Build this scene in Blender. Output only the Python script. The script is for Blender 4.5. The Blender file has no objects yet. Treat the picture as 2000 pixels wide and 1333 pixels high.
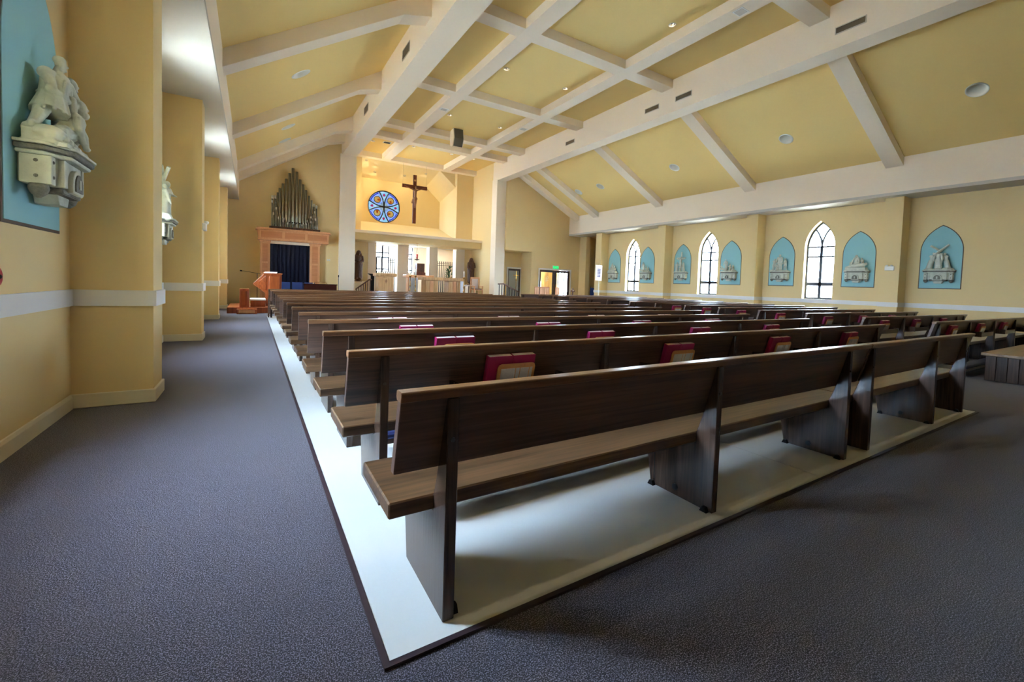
import bpy, bmesh, math, random
from mathutils import Vector, Matrix

random.seed(7)
SC = bpy.context.scene
COL = SC.collection
R = math.radians

# ------------------------------------------------------------------ camera
cam_d = bpy.data.cameras.new('camera')
cam = bpy.data.objects.new('camera', cam_d)
COL.objects.link(cam)
cam_d.sensor_width = 36.0
cam_d.sensor_fit = 'HORIZONTAL'
cam_d.lens = 837.2 * 36.0 / 2000.0
cam_d.shift_y = -(666.5 - 590.0) / 2000.0
cam_d.clip_start = 0.05
cam_d.clip_end = 300
_y, _p, _r = R(31.245), R(2.351), R(-1.912)
_f = Vector((math.sin(_y) * math.cos(_p), math.cos(_y) * math.cos(_p), -math.sin(_p)))
_rt = Vector((math.cos(_y), -math.sin(_y), 0))
_dn = _f.cross(_rt)
_r2 = _rt * math.cos(_r) + _dn * math.sin(_r)
_d2 = -_rt * math.sin(_r) + _dn * math.cos(_r)
_m = Matrix((_r2, -_d2, -_f)).transposed().to_4x4()
_m.translation = Vector((0, 0, 1.28))
cam.matrix_world = _m
SC.camera = cam

# ------------------------------------------------------------------ world, exposure
SKY = 16.0
w = bpy.data.worlds.new('overcast_sky')
SC.world = w
w.use_nodes = True
bg = w.node_tree.nodes['Background']
bg.inputs[0].default_value = (0.56, 0.76, 1.0, 1)
bg.inputs[1].default_value = SKY
SC.view_settings.view_transform = 'Standard'
SC.view_settings.look = 'None'
SC.view_settings.gamma = 1.0
SC.view_settings.use_curve_mapping = False
SC.view_settings.exposure = 2.98
SC.cycles.max_bounces = 12
SC.cycles.diffuse_bounces = 7
SC.cycles.glossy_bounces = 4
SC.cycles.transparent_max_bounces = 16
SC.cycles.sample_clamp_indirect = 12.0
CAN_W = 1.2          # watts of one wide side downlight
COFFER_W = 2.0       # watts of one ceiling downlight
APSE_W = 1.4


# ------------------------------------------------------------------ colour and material helpers
def lin(c):
    return c / 12.92 if c <= 0.04045 else ((c + 0.055) / 1.055) ** 2.4


def srgb(r, g, b):
    return (lin(r / 255), lin(g / 255), lin(b / 255), 1.0)


def new_mat(name):
    m = bpy.data.materials.new(name)
    m.use_nodes = True
    nt = m.node_tree
    return m, nt, nt.nodes['Principled BSDF']


def N(nt, kind, **kw):
    n = nt.nodes.new(kind)
    for k, v in kw.items():
        setattr(n, k, v)
    return n


def plain(name, col, rough=0.6, metal=0.0, spec=0.5, var=0.06, scale=3.0, bump=0.0, bscale=60.0):
    m, nt, b = new_mat(name)
    tc = N(nt, 'ShaderNodeTexCoord')
    nz = N(nt, 'ShaderNodeTexNoise')
    nz.inputs['Scale'].default_value = scale
    nz.inputs['Detail'].default_value = 4
    nt.links.new(tc.outputs['Object'], nz.inputs['Vector'])
    mx = N(nt, 'ShaderNodeMix', data_type='RGBA')
    mx.inputs['A'].default_value = tuple(c * (1 - var) for c in col[:3]) + (1,)
    mx.inputs['B'].default_value = tuple(min(1, c * (1 + var)) for c in col[:3]) + (1,)
    nt.links.new(nz.outputs['Fac'], mx.inputs['Factor'])
    nt.links.new(mx.outputs['Result'], b.inputs['Base Color'])
    b.inputs['Roughness'].default_value = rough
    b.inputs['Metallic'].default_value = metal
    b.inputs['Specular IOR Level'].default_value = spec
    if bump:
        n2 = N(nt, 'ShaderNodeTexNoise')
        n2.inputs['Scale'].default_value = bscale
        n2.inputs['Detail'].default_value = 3
        nt.links.new(tc.outputs['Object'], n2.inputs['Vector'])
        bp = N(nt, 'ShaderNodeBump')
        bp.inputs['Strength'].default_value = bump
        bp.inputs['Distance'].default_value = 0.01
        nt.links.new(n2.outputs['Fac'], bp.inputs['Height'])
        nt.links.new(bp.outputs['Normal'], b.inputs['Normal'])
    return m


def wood(name, dark, light, axis='X', rough=0.35, fine=55.0, spec=0.5, ring=2.0):
    m, nt, b = new_mat(name)
    tc = N(nt, 'ShaderNodeTexCoord')
    mp = N(nt, 'ShaderNodeMapping')
    sc = {'X': (ring, fine, fine), 'Y': (fine, ring, fine), 'Z': (fine, fine, ring)}[axis]
    mp.inputs['Scale'].default_value = sc
    oi = N(nt, 'ShaderNodeObjectInfo')
    ad = N(nt, 'ShaderNodeVectorMath', operation='ADD')
    sl = N(nt, 'ShaderNodeVectorMath', operation='SCALE')
    sl.inputs[3].default_value = 37.0
    cb = N(nt, 'ShaderNodeCombineXYZ')
    for i in range(3):
        nt.links.new(oi.outputs['Random'], cb.inputs[i])
    nt.links.new(cb.outputs[0], sl.inputs[0])
    nt.links.new(tc.outputs['Object'], ad.inputs[0])
    nt.links.new(sl.outputs[0], ad.inputs[1])
    nt.links.new(ad.outputs[0], mp.inputs['Vector'])
    nz = N(nt, 'ShaderNodeTexNoise')
    nz.inputs['Scale'].default_value = 1.0
    nz.inputs['Detail'].default_value = 5
    nz.inputs['Distortion'].default_value = 0.6
    nt.links.new(mp.outputs[0], nz.inputs['Vector'])
    # broad bands: glued boards of slightly different tone
    mp2 = N(nt, 'ShaderNodeMapping')
    s2 = {'X': (.25, 9, 9), 'Y': (9, .25, 9), 'Z': (9, 9, .25)}[axis]
    mp2.inputs['Scale'].default_value = s2
    nt.links.new(ad.outputs[0], mp2.inputs['Vector'])
    n2 = N(nt, 'ShaderNodeTexNoise')
    n2.inputs['Scale'].default_value = 1.0
    n2.inputs['Detail'].default_value = 1
    nt.links.new(mp2.outputs[0], n2.inputs['Vector'])
    av = N(nt, 'ShaderNodeMix', data_type='FLOAT')
    av.inputs['Factor'].default_value = 0.45
    nt.links.new(nz.outputs['Fac'], av.inputs['A'])
    nt.links.new(n2.outputs['Fac'], av.inputs['B'])
    rp = N(nt, 'ShaderNodeValToRGB')
    rp.color_ramp.elements[0].position = 0.36
    rp.color_ramp.elements[1].position = 0.64
    rp.color_ramp.elements[0].color = dark
    rp.color_ramp.elements[1].color = light
    nt.links.new(av.outputs['Result'], rp.inputs['Fac'])
    nt.links.new(rp.outputs['Color'], b.inputs['Base Color'])
    b.inputs['Roughness'].default_value = rough
    b.inputs['Specular IOR Level'].default_value = spec
    bp = N(nt, 'ShaderNodeBump')
    bp.inputs['Strength'].default_value = 0.12
    bp.inputs['Distance'].default_value = 0.004
    nt.links.new(nz.outputs['Fac'], bp.inputs['Height'])
    nt.links.new(bp.outputs['Normal'], b.inputs['Normal'])
    return m


def carpet_mat():
    m, nt, b = new_mat('carpet_speckle')
    tc = N(nt, 'ShaderNodeTexCoord')
    n1 = N(nt, 'ShaderNodeTexNoise')
    n1.inputs['Scale'].default_value = 210
    n1.inputs['Detail'].default_value = 3
    n1.inputs['Roughness'].default_value = 0.7
    nt.links.new(tc.outputs['Object'], n1.inputs['Vector'])
    rp = N(nt, 'ShaderNodeValToRGB')
    e = rp.color_ramp.elements
    e[0].position = 0.455
    e[0].color = srgb(18, 15, 25)
    e[1].position = 0.585
    e[1].color = srgb(136, 128, 144)
    k = e.new(0.52)
    k.color = srgb(52, 45, 57)
    nt.links.new(n1.outputs['Fac'], rp.inputs['Fac'])
    n2 = N(nt, 'ShaderNodeTexNoise')
    n2.inputs['Scale'].default_value = 1.2
    n2.inputs['Detail'].default_value = 3
    nt.links.new(tc.outputs['Object'], n2.inputs['Vector'])
    mr = N(nt, 'ShaderNodeMapRange')
    mr.inputs['To Min'].default_value = 0.88
    mr.inputs['To Max'].default_value = 1.12
    nt.links.new(n2.outputs['Fac'], mr.inputs['Value'])
    mu = N(nt, 'ShaderNodeVectorMath', operation='SCALE')
    nt.links.new(rp.outputs['Color'], mu.inputs[0])
    nt.links.new(mr.outputs['Result'], mu.inputs[3])
    nt.links.new(mu.outputs[0], b.inputs['Base Color'])
    b.inputs['Roughness'].default_value = 0.95
    b.inputs['Specular IOR Level'].default_value = 0.15
    b.inputs['Sheen Weight'].default_value = 0.25
    bp = N(nt, 'ShaderNodeBump')
    bp.inputs['Strength'].default_value = 0.7
    bp.inputs['Distance'].default_value = 0.006
    nt.links.new(n1.outputs['Fac'], bp.inputs['Height'])
    nt.links.new(bp.outputs['Normal'], b.inputs['Normal'])
    return m


def glass_mat(name, tint, gloss=0.06):
    m = bpy.data.materials.new(name)
    m.use_nodes = True
    nt = m.node_tree
    nt.nodes.clear()
    o = N(nt, 'ShaderNodeOutputMaterial')
    t = N(nt, 'ShaderNodeBsdfTransparent')
    t.inputs['Color'].default_value = tint
    g = N(nt, 'ShaderNodeBsdfGlossy')
    g.inputs['Roughness'].default_value = 0.03
    mx = N(nt, 'ShaderNodeMixShader')
    mx.inputs[0].default_value = gloss
    nt.links.new(t.outputs[0], mx.inputs[1])
    nt.links.new(g.outputs[0], mx.inputs[2])
    nt.links.new(mx.outputs[0], o.inputs[0])
    return m


def stained(name, c1, c2, k, scale=9.0):
    """mouth-blown coloured glass: what is behind it shows through, filtered"""
    m = bpy.data.materials.new(name)
    m.use_nodes = True
    nt = m.node_tree
    nt.nodes.clear()
    o = N(nt, 'ShaderNodeOutputMaterial')
    t = N(nt, 'ShaderNodeBsdfTransparent')
    tc = N(nt, 'ShaderNodeTexCoord')
    vo = N(nt, 'ShaderNodeTexVoronoi')
    vo.inputs['Scale'].default_value = scale
    nt.links.new(tc.outputs['Object'], vo.inputs['Vector'])
    sp = N(nt, 'ShaderNodeSeparateColor')
    nt.links.new(vo.outputs['Color'], sp.inputs[0])
    mx = N(nt, 'ShaderNodeMix', data_type='RGBA')
    mx.inputs['A'].default_value = tuple(math.sqrt(c * k) for c in c1[:3]) + (1,)
    mx.inputs['B'].default_value = tuple(math.sqrt(c * k) for c in c2[:3]) + (1,)
    nt.links.new(sp.outputs[0], mx.inputs['Factor'])
    nt.links.new(mx.outputs['Result'], t.inputs['Color'])
    nt.links.new(t.outputs[0], o.inputs[0])
    return m


def emit(name, col, s):
    m, nt, b = new_mat(name)
    b.inputs['Base Color'].default_value = col
    b.inputs['Emission Color'].default_value = col
    b.inputs['Emission Strength'].default_value = s
    return m


def print_mat():
    m, nt, b = new_mat('printed_leaflet')
    tc = N(nt, 'ShaderNodeTexCoord')
    nz = N(nt, 'ShaderNodeTexWave', wave_type='BANDS', bands_direction='Z')
    nz.inputs['Scale'].default_value = 80
    nz.inputs['Distortion'].default_value = 4.0
    nz.inputs['Detail Scale'].default_value = 6
    nt.links.new(tc.outputs['Object'], nz.inputs['Vector'])
    rp = N(nt, 'ShaderNodeValToRGB')
    rp.color_ramp.elements[0].position = 0.15
    rp.color_ramp.elements[0].color = srgb(215, 220, 232)
    rp.color_ramp.elements[1].position = 0.5
    rp.color_ramp.elements[1].color = srgb(250, 251, 254)
    nt.links.new(nz.outputs['Fac'], rp.inputs['Fac'])
    nt.links.new(rp.outputs['Color'], b.inputs['Base Color'])
    b.inputs['Roughness'].default_value = 0.45
    return m


M = {}
M['wall'] = plain('wall_paint_yellow', srgb(229, 202, 146), 0.75, var=0.025, scale=0.8, bump=0.05, bscale=180)
M['ceil'] = plain('ceiling_paint_mustard', srgb(242, 212, 138), 0.8, var=0.025, scale=0.6, bump=0.04, bscale=150)
M['cream'] = plain('cream_beam_paint', srgb(240, 224, 200), 0.7, var=0.02, scale=0.7)
M['trim'] = plain('white_trim_paint', srgb(226, 222, 218), 0.5, var=0.02)
M['apse'] = plain('apse_pale_cream_paint', srgb(240, 222, 178), 0.75, var=0.02)
M['base'] = plain('cream_baseboard_paint', srgb(222, 210, 186), 0.45, var=0.02)
M['soffit'] = plain('white_soffit_paint', srgb(200, 192, 180), 0.7, var=0.02)
M['carpet'] = carpet_mat()
M['lino'] = plain('pale_sheet_floor', srgb(206, 208, 206), 0.28, var=0.03, scale=1.5, spec=0.45)
M['edge'] = plain('dark_floor_edge', srgb(50, 34, 40), 0.5)
M['pew'] = wood('pew_dark_oak', srgb(56, 41, 34), srgb(108, 79, 64), 'X', 0.28, 60, 0.5)
M['pewcap'] = wood('pew_cap_oak', srgb(78, 51, 33), srgb(140, 98, 66), 'X', 0.28, 70, 0.5)
M['pewseat'] = wood('pew_seat_oak', srgb(58, 42, 28), srgb(116, 86, 60), 'X', 0.3, 45, 0.5)
M['pewleg'] = wood('pew_leg_oak', srgb(40, 29, 25), srgb(88, 65, 52), 'Z', 0.24, 45, 0.5)
M['iron'] = plain('black_iron', srgb(22, 20, 22), 0.4, 0.6)
M['bolt'] = plain('dull_bolt_steel', srgb(70, 60, 52), 0.4, 0.8)
M['pad'] = plain('navy_kneeler_vinyl', srgb(32, 44, 92), 0.45)
M['crimson'] = plain('crimson_book_cloth', srgb(160, 20, 84), 0.5)
M['paper'] = plain('white_book_pages', srgb(236, 228, 226), 0.7, var=0.04, scale=200)
M['tan'] = plain('tan_leaflet_cover', srgb(224, 166, 104), 0.45, var=0.18, scale=30)
M['print'] = print_mat()
M['blue'] = plain('niche_blue_paint', srgb(148, 198, 202), 0.7, var=0.03)
M['bluedge'] = plain('niche_brown_border', srgb(96, 74, 60), 0.6)
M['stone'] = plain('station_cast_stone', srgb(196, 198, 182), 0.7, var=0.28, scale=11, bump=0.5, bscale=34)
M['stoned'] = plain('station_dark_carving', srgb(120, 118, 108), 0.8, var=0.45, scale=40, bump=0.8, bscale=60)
M['window'] = plain('dark_window_frame', srgb(34, 34, 40), 0.4, 0.2)
M['glass'] = glass_mat('window_glass', (1, 1, 1, 1))
M['organwood'] = wood('organ_maple_wood', srgb(212, 148, 100), srgb(228, 170, 122), 'Z', 0.38, 40)
M['organpanel'] = wood('organ_panel_wood', srgb(194, 126, 80), srgb(210, 142, 94), 'X', 0.38, 40)
M['cherry'] = wood('cherry_console_wood', srgb(128, 58, 24), srgb(176, 92, 44), 'Z', 0.3, 40)
M['oakpale'] = wood('pale_oak_wood', srgb(190, 142, 92), srgb(226, 182, 130), 'Z', 0.4, 40)
M['crosswood'] = wood('crucifix_brown_wood', srgb(84, 38, 20), srgb(120, 58, 32), 'Z', 0.35, 40)
M['statue'] = wood('carved_brown_wood', srgb(66, 40, 28), srgb(106, 68, 48), 'Z', 0.4, 14, ring=4)
M['railwood'] = wood('handrail_wood', srgb(74, 46, 32), srgb(120, 80, 56), 'X', 0.35, 40)
M['pipe'] = plain('organ_pipe_metal', srgb(164, 160, 146), 0.3, 0.8, var=0.12, scale=6)
M['pipetip'] = plain('pale_pipe_sleeve', srgb(222, 216, 204), 0.4, 0.3)
M['curtain'] = plain('navy_organ_curtain', srgb(22, 24, 46), 0.85, var=0.2, scale=30)
M['navychair'] = plain('navy_chair_fabric', srgb(38, 58, 108), 0.85, var=0.15, scale=60)
M['piano'] = plain('piano_mahogany', srgb(64, 30, 24), 0.2)
M['brass'] = plain('polished_brass', srgb(212, 168, 90), 0.22, 0.9)
M['wax'] = plain('white_candle_wax', srgb(240, 234, 218), 0.5)
M['redglass'] = plain('red_lamp_glass', srgb(200, 24, 22), 0.15)
M['doorframe'] = plain('dark_brown_door_paint', srgb(58, 38, 36), 0.4)
M['white'] = plain('white_plastic', srgb(230, 228, 222), 0.4, var=0.02)
M['can'] = plain('downlight_white_reflector', srgb(232, 230, 220), 0.35, var=0.02)
M['silver'] = plain('downlight_silver_reflector', srgb(206, 206, 204), 0.12, 0.95, var=0.02)
M['grille'] = plain('dark_grille_metal', srgb(116, 100, 78), 0.6, 0.0)
M['speaker'] = plain('speaker_grey_cloth', srgb(88, 78, 64), 0.8, var=0.15, scale=200)
M['cloth'] = plain('white_linen_cloth', srgb(226, 226, 236), 0.8)
M['leaf'] = plain('green_leaf', srgb(46, 104, 52), 0.5, var=0.4, scale=14)
M['terracotta'] = plain('terracotta_pot', srgb(150, 84, 58), 0.7)
M['flesh'] = plain('crucifix_corpus_wood', srgb(128, 84, 54), 0.45, var=0.12, scale=12)
M['red'] = plain('alarm_red_plastic', srgb(178, 22, 40), 0.3)
M['bannerpink'] = plain('banner_pale_cloth', srgb(234, 214, 208), 0.8)
M['bannerblue'] = plain('banner_navy_print', srgb(40, 46, 92), 0.8)
M['exit'] = emit('exit_green_backlight', (0.0, 0.5, 0.1, 1), 0.12)
M['exitletter'] = emit('exit_pale_letter', (0.06, 0.75, 0.22, 1), 0.16)
M['ventcream'] = plain('vent_cream_metal', srgb(206, 196, 176), 0.45, 0.2)
M['tabletop'] = wood('low_bench_oak', srgb(110, 84, 56), srgb(150, 118, 82), 'X', 0.35, 40)
M['greypane'] = plain('reflection_grey_pane', srgb(176, 178, 176), 0.2, var=0.04)  # opaque grey painted in for the reflection on the alcove door glass
M['outside'] = plain('pale_paving', srgb(210, 208, 200), 0.9)
GK = 1.0 / (SKY * 2 ** SC.view_settings.exposure)
M['g_aqua'] = stained('stained_aqua', (0.30, 0.72, 0.78), (0.90, 0.96, 1.0), GK, 12)
M['g_blue'] = stained('stained_pale_blue', (0.26, 0.36, 0.85), (0.85, 0.90, 1.0), GK, 12)
M['g_rim'] = stained('stained_deep_blue', (0.06, 0.04, 0.45), (0.20, 0.18, 0.80), 1.0, 14)
M['g_red'] = stained('stained_ruby', (0.60, 0.02, 0.08), (0.75, 0.05, 0.16), GK)
M['g_amber'] = stained('stained_amber', (1.0, 0.62, 0.14), (0.95, 0.28, 0.06), GK, 12)
M['g_dusk'] = stained('stained_russet', (0.55, 0.10, 0.06), (0.9, 0.45, 0.2), 1.0, 14)
M['g_straw'] = stained('stained_pale_gold', (1.0, 0.84, 0.42), (1.0, 0.94, 0.66), 1.0)
M['g_gold'] = stained('stained_straw', (1.0, 0.86, 0.45), (1.0, 0.94, 0.70), GK)
M['g_white'] = stained('stained_milk', (1.0, 0.95, 0.8), (1.0, 0.85, 0.5), 1.0, 16)


# ------------------------------------------------------------------ mesh helpers
class MB:
    def __init__(self):
        self.v, self.f = [], []

    def add(self, vs, fs):
        o = len(self.v)
        self.v += [tuple(p) for p in vs]
        self.f += [tuple(i + o for i in q) for q in fs]
        return self

    def box(self, x0, y0, z0, x1, y1, z1):
        vs = [(x, y, z) for z in (z0, z1) for y in (y0, y1) for x in (x0, x1)]
        return self.add(vs, [(0, 2, 3, 1), (4, 5, 7, 6), (0, 1, 5, 4), (2, 6, 7, 3), (0, 4, 6, 2), (1, 3, 7, 5)])

    def prism(self, poly, axis, a, b):
        n = len(poly)

        def P(p, t):
            return {'x': (t, p[0], p[1]), 'y': (p[0], t, p[1]), 'z': (p[0], p[1], t)}[axis]
        vs = [P(p, a) for p in poly] + [P(p, b) for p in poly]
        fs = [tuple(range(n))[::-1], tuple(range(n, 2 * n))]
        fs += [(i, (i + 1) % n, n + (i + 1) % n, n + i) for i in range(n)]
        return self.add(vs, fs)

    def tube(self, pts, r, n=8):
        pts = [Vector(p) for p in pts]
        rs = r if isinstance(r, (list, tuple)) else [r] * len(pts)
        o = len(self.v)
        up = None
        for i, p in enumerate(pts):
            d = (pts[min(i + 1, len(pts) - 1)] - pts[max(i - 1, 0)]).normalized()
            if up is None or abs(d.dot(up)) > 0.99:
                up = Vector((0, 0, 1)) if abs(d.z) < 0.9 else Vector((1, 0, 0))
            s = d.cross(up).normalized()
            t = s.cross(d).normalized()
            for k in range(n):
                a = 2 * math.pi * k / n
                self.v.append(tuple(p + (s * math.cos(a) + t * math.sin(a)) * rs[i]))
        for i in range(len(pts) - 1):
            for k in range(n):
                a, b = o + i * n + k, o + i * n + (k + 1) % n
                self.f.append((a, b, b + n, a + n))
        self.f.append(tuple(o + k for k in range(n))[::-1])
        e = o + (len(pts) - 1) * n
        self.f.append(tuple(e + k for k in range(n)))
        return self

    def lathe(self, prof, n=16, c=(0, 0, 0), ry=1.0):
        o = len(self.v)
        for r, z in prof:
            for k in range(n):
                a = 2 * math.pi * k / n
                self.v.append((c[0] + r * math.cos(a), c[1] + r * ry * math.sin(a), c[2] + z))
        for i in range(len(prof) - 1):
            for k in range(n):
                a, b = o + i * n + k, o + i * n + (k + 1) % n
                self.f.append((a, b, b + n, a + n))
        self.f.append(tuple(o + k for k in range(n))[::-1])
        e = o + (len(prof) - 1) * n
        self.f.append(tuple(e + k for k in range(n)))
        return self

    def ball(self, c, r, n=12, m=8):
        rx, ry, rz = r if isinstance(r, (list, tuple)) else (r, r, r)
        o = len(self.v)
        self.v.append((c[0], c[1], c[2] - rz))
        for i in range(1, m):
            t = math.pi * i / m
            for k in range(n):
                a = 2 * math.pi * k / n
                self.v.append((c[0] + rx * math.sin(t) * math.cos(a), c[1] + ry * math.sin(t) * math.sin(a), c[2] - rz * math.cos(t)))
        self.v.append((c[0], c[1], c[2] + rz))
        for k in range(n):
            self.f.append((o, o + 1 + (k + 1) % n, o + 1 + k))
        for i in range(m - 2):
            for k in range(n):
                a, b = o + 1 + i * n + k, o + 1 + i * n + (k + 1) % n
                self.f.append((a, b, b + n, a + n))
        t = o + 1 + (m - 2) * n
        for k in range(n):
            self.f.append((t + k, t + (k + 1) % n, len(self.v) - 1))
        return self

    def mesh(self, name, bevel=0.0, smooth=False):
        me = bpy.data.meshes.new(name)
        me.from_pydata(self.v, [], self.f)
        bm = bmesh.new()
        bm.from_mesh(me)
        bmesh.ops.recalc_face_normals(bm, faces=bm.faces)
        if bevel:
            bmesh.ops.bevel(bm, geom=list(bm.edges), offset=bevel, segments=1, affect='EDGES', clamp_overlap=True)
        if smooth:
            for f in bm.faces:
                f.smooth = True
        bm.to_mesh(me)
        bm.free()
        me.update()
        return me

    def build(self, name, mat, parent=None, bevel=0.0, smooth=False, **props):
        return put(name, self.mesh(name, bevel, smooth), mat, parent, **props)


def put(name, me, mat, parent=None, **props):
    if mat is not None:
        me.materials.clear()
        me.materials.append(M[mat] if isinstance(mat, str) else mat)
    o = bpy.data.objects.new(name, me)
    COL.objects.link(o)
    if parent is not None:
        o.parent = parent
    for k, v in props.items():
        o[k] = v
    return o


def E(name, label, cat=None, loc=(0, 0, 0), rz=0.0, group=None, kind=None):
    o = bpy.data.objects.new(name, None)
    o.empty_display_size = 0.1
    COL.objects.link(o)
    o.location = loc
    o.rotation_euler = (0, 0, rz)
    o['label'] = label
    if cat:
        o['category'] = cat
    if group:
        o['group'] = group
    if kind:
        o['kind'] = kind
    return o


def tag(o, label, cat, group=None, kind=None):
    o['label'] = label
    o['category'] = cat
    if group:
        o['group'] = group
    if kind:
        o['kind'] = kind
    return o


def copy_tree(o, parent=None):
    c = o.copy()
    COL.objects.link(c)
    c.parent = parent
    for ch in list(o.children):
        copy_tree(ch, c)
    return c


def evaluated(o):
    dg = bpy.context.evaluated_depsgraph_get()
    dg.update()
    return bpy.data.meshes.new_from_object(o.evaluated_get(dg))


def cut(mb, cutter, name):
    """mesh of mb with the closed shapes in cutter taken away"""
    a = bpy.data.objects.new('tmp_a', mb.mesh('tmp_a'))
    b = bpy.data.objects.new('tmp_b', cutter.mesh('tmp_b'))
    COL.objects.link(a)
    COL.objects.link(b)
    md = a.modifiers.new('cut', 'BOOLEAN')
    md.operation = 'DIFFERENCE'
    md.object = b
    md.solver = 'EXACT'
    me = evaluated(a)
    me.name = name
    bpy.data.objects.remove(a)
    bpy.data.objects.remove(b)
    return me


def fuse(mb, voxel, name, smooth=4):
    """overlapping solids grown together into one continuous carved surface"""
    a = bpy.data.objects.new('tmp_a', mb.mesh('tmp_a'))
    COL.objects.link(a)
    md = a.modifiers.new('grow', 'REMESH')
    md.mode = 'VOXEL'
    md.voxel_size = voxel
    if smooth:
        s = a.modifiers.new('soft', 'SMOOTH')
        s.factor = 0.5
        s.iterations = smooth
    me = evaluated(a)
    me.name = name
    for p in me.polygons:
        p.use_smooth = True
    bpy.data.objects.remove(a)
    return me


def arch_pts(w, zs, za, n=10):
    """points of a two-centred pointed arch from (-w/2, zs) over (0, za) to (w/2, zs)"""
    h = za - zs
    Rr = (w * w / 4 + h * h) / w
    a1 = math.asin(min(1, h / Rr))
    if Rr < w / 2:
        a1 = math.pi - a1
    right = [(w / 2 - Rr + Rr * math.cos(a1 * i / n), zs + Rr * math.sin(a1 * i / n)) for i in range(n + 1)]
    left = [(-y, z) for y, z in right]
    return left + right[::-1][1:]


def arch_poly(w, zb, zs, za, n=10):
    return [(-w / 2, zb)] + arch_pts(w, zs, za, n) + [(w / 2, zb)]


# ================================================================== THE SETTING
ZS = 4.55                      # soffit underside
PIER = [-3.94, 0.74, 5.42, 10.1, 14.78, 19.46]
PT = 0.46
XL, XLP, XLF = -1.42, -0.83, -0.52
XR, XRP, XRF = 18.6, 18.0, 17.65
YE = 22.2                      # altar-end wall of the side aisles
YB = -6.0                      # rear wall
WIN_L = [3.25, 8.06, 12.75, 17.5]
WIN_R = [8.06, 12.75, 17.5]
WW, WZB, WZS, WZA = 1.02, 1.1, 3.1, 4.1

# floor
fl = MB().box(-1.8, YB - .3, -0.12, 19.2, 29, 0.0).build('floor', 'carpet')
fl['kind'] = 'structure'
fl['label'] = 'speckled blue and plum grey carpet over the whole church floor'

sheet = E('floor_sheeting', 'pale glossy sheet floor under the pews with dark edging', kind='structure')
def sheets(x0, x1, xs, y0, y1, ys):
    xe = [x0] + xs + [x1]
    ye = [y0] + ys + [y1]
    for i in range(len(xe) - 1):
        for j in range(len(ye) - 1):
            MB().box(xe[i] + .002, ye[j] + .002, 0.0, xe[i + 1] - .002, ye[j + 1] - .002, 0.008).build('floor_sheet', 'lino', sheet)
    for b in ((x0 - .022, y0 - .022, x1 + .022, y0), (x0 - .022, y1, x1 + .022, y1 + .022), (x0 - .022, y0, x0, y1), (x1, y0, x1 + .022, y1)):
        MB().box(b[0], b[1], 0, b[2], b[3], 0.011).build('edge_strip', 'edge', sheet)
sheets(0.40, 7.05, [3.4], 1.37, 15.7, [4.97, 9.0, 12.5])
sheets(9.75, 15.9, [12.9], 2.25, 15.7, [4.97, 9.0, 12.5])

# long side walls, bay by bay
def wall_piece(parent, xa, xb, y0, y1, wins):
    ys = sorted(wins)
    cur = y0
    mb = MB()
    for c in ys:
        mb.box(xa, cur, 0, xb, c - WW / 2, ZS + .2)
        mb.box(xa, c - WW / 2, 0, xb, c + WW / 2, WZB)
        up = [(c + p[0], p[1]) for p in arch_pts(WW, WZS, WZA)]
        mb.prism([(c - WW / 2, ZS + .2)] + up + [(c + WW / 2, ZS + .2)], 'x', xa, xb)
        cur = c + WW / 2
    mb.box(xa, cur, 0, xb, y1, ZS + .2)
    me = mb.mesh('wall_face')
    bm = bmesh.new()
    bm.from_mesh(me)
    bmesh.ops.remove_doubles(bm, verts=bm.verts, dist=1e-4)
    bm.to_mesh(me)
    bm.free()
    return put('wall_face', me, 'wall', parent)


wl = E('wall_left', 'yellow painted left wall with piers, dropped soffit and arched windows', kind='structure')
wr = E('wall_right', 'yellow painted right wall with piers, dropped soffit and arched windows', kind='structure')
for k in range(5):
    y0 = PIER[k] if k else YB
    y1 = PIER[k + 1]
    wall_piece(wl, XL - .35, XL, y0, y1, [c for c in WIN_L if y0 < c < y1])
    wall_piece(wr, XR, XR + .35, y0, y1, [c for c in WIN_R if y0 < c < y1])
MB().box(XL - .35, PIER[5], 0, XL, YE + .3, ZS + .2).build('wall_face', 'wall', wl)
# right wall ends in an open doorway to a side entry
MB().box(XR, PIER[5], 0, XR + .35, 20.55, ZS + .2).build('wall_face', 'wall', wr)
MB().box(XR, 21.55, 0, XR + .35, YE + .3, ZS + .2).build('wall_face', 'wall', wr)
MB().box(20.4, 19.8, 0, 20.6, 22.5, 4.7).build('side_entry_wall', 'wall', wr)
MB().box(18.95, 19.6, 0, 20.6, 19.8, 4.7).build('side_entry_wall', 'wall', wr)
MB().box(18.95, 22.5, 0, 20.6, 22.7, 4.7).build('side_entry_wall', 'wall', wr)
MB().box(18.9, 19.6, 4.6, 20.6, 22.7, 4.75).build('side_entry_ceiling', 'wall', wr)
MB().box(18.9, 19.6, -.05, 20.6, 22.7, 0.0).build('side_entry_floor', 'carpet', wr)
for p in PIER:
    MB().box(XL - .05, p, 0, XLP, p + PT, ZS + .02).build('pier', 'wall', wl)
    MB().box(XRP, p + .03, 0, XR + .05, p + PT + .06, ZS + .02).build('pier', 'wall', wr)
MB().box(XL - .35, YB, ZS, XLF, YE + .3, ZS + .1).build('soffit', 'soffit', wl)
MB().box(XLF - .12, YB, ZS + .1, XLF, YE + .3, 5.75).build('soffit_fascia', 'cream', wl)
MB().box(XRF, YB, ZS, XR + .35, YE + .3, ZS + .1).build('soffit', 'soffit', wr)
MB().box(XRF, YB, ZS + .1, XRF + .12, YE + .3, 5.85).build('soffit_fascia', 'cream', wr)

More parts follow.
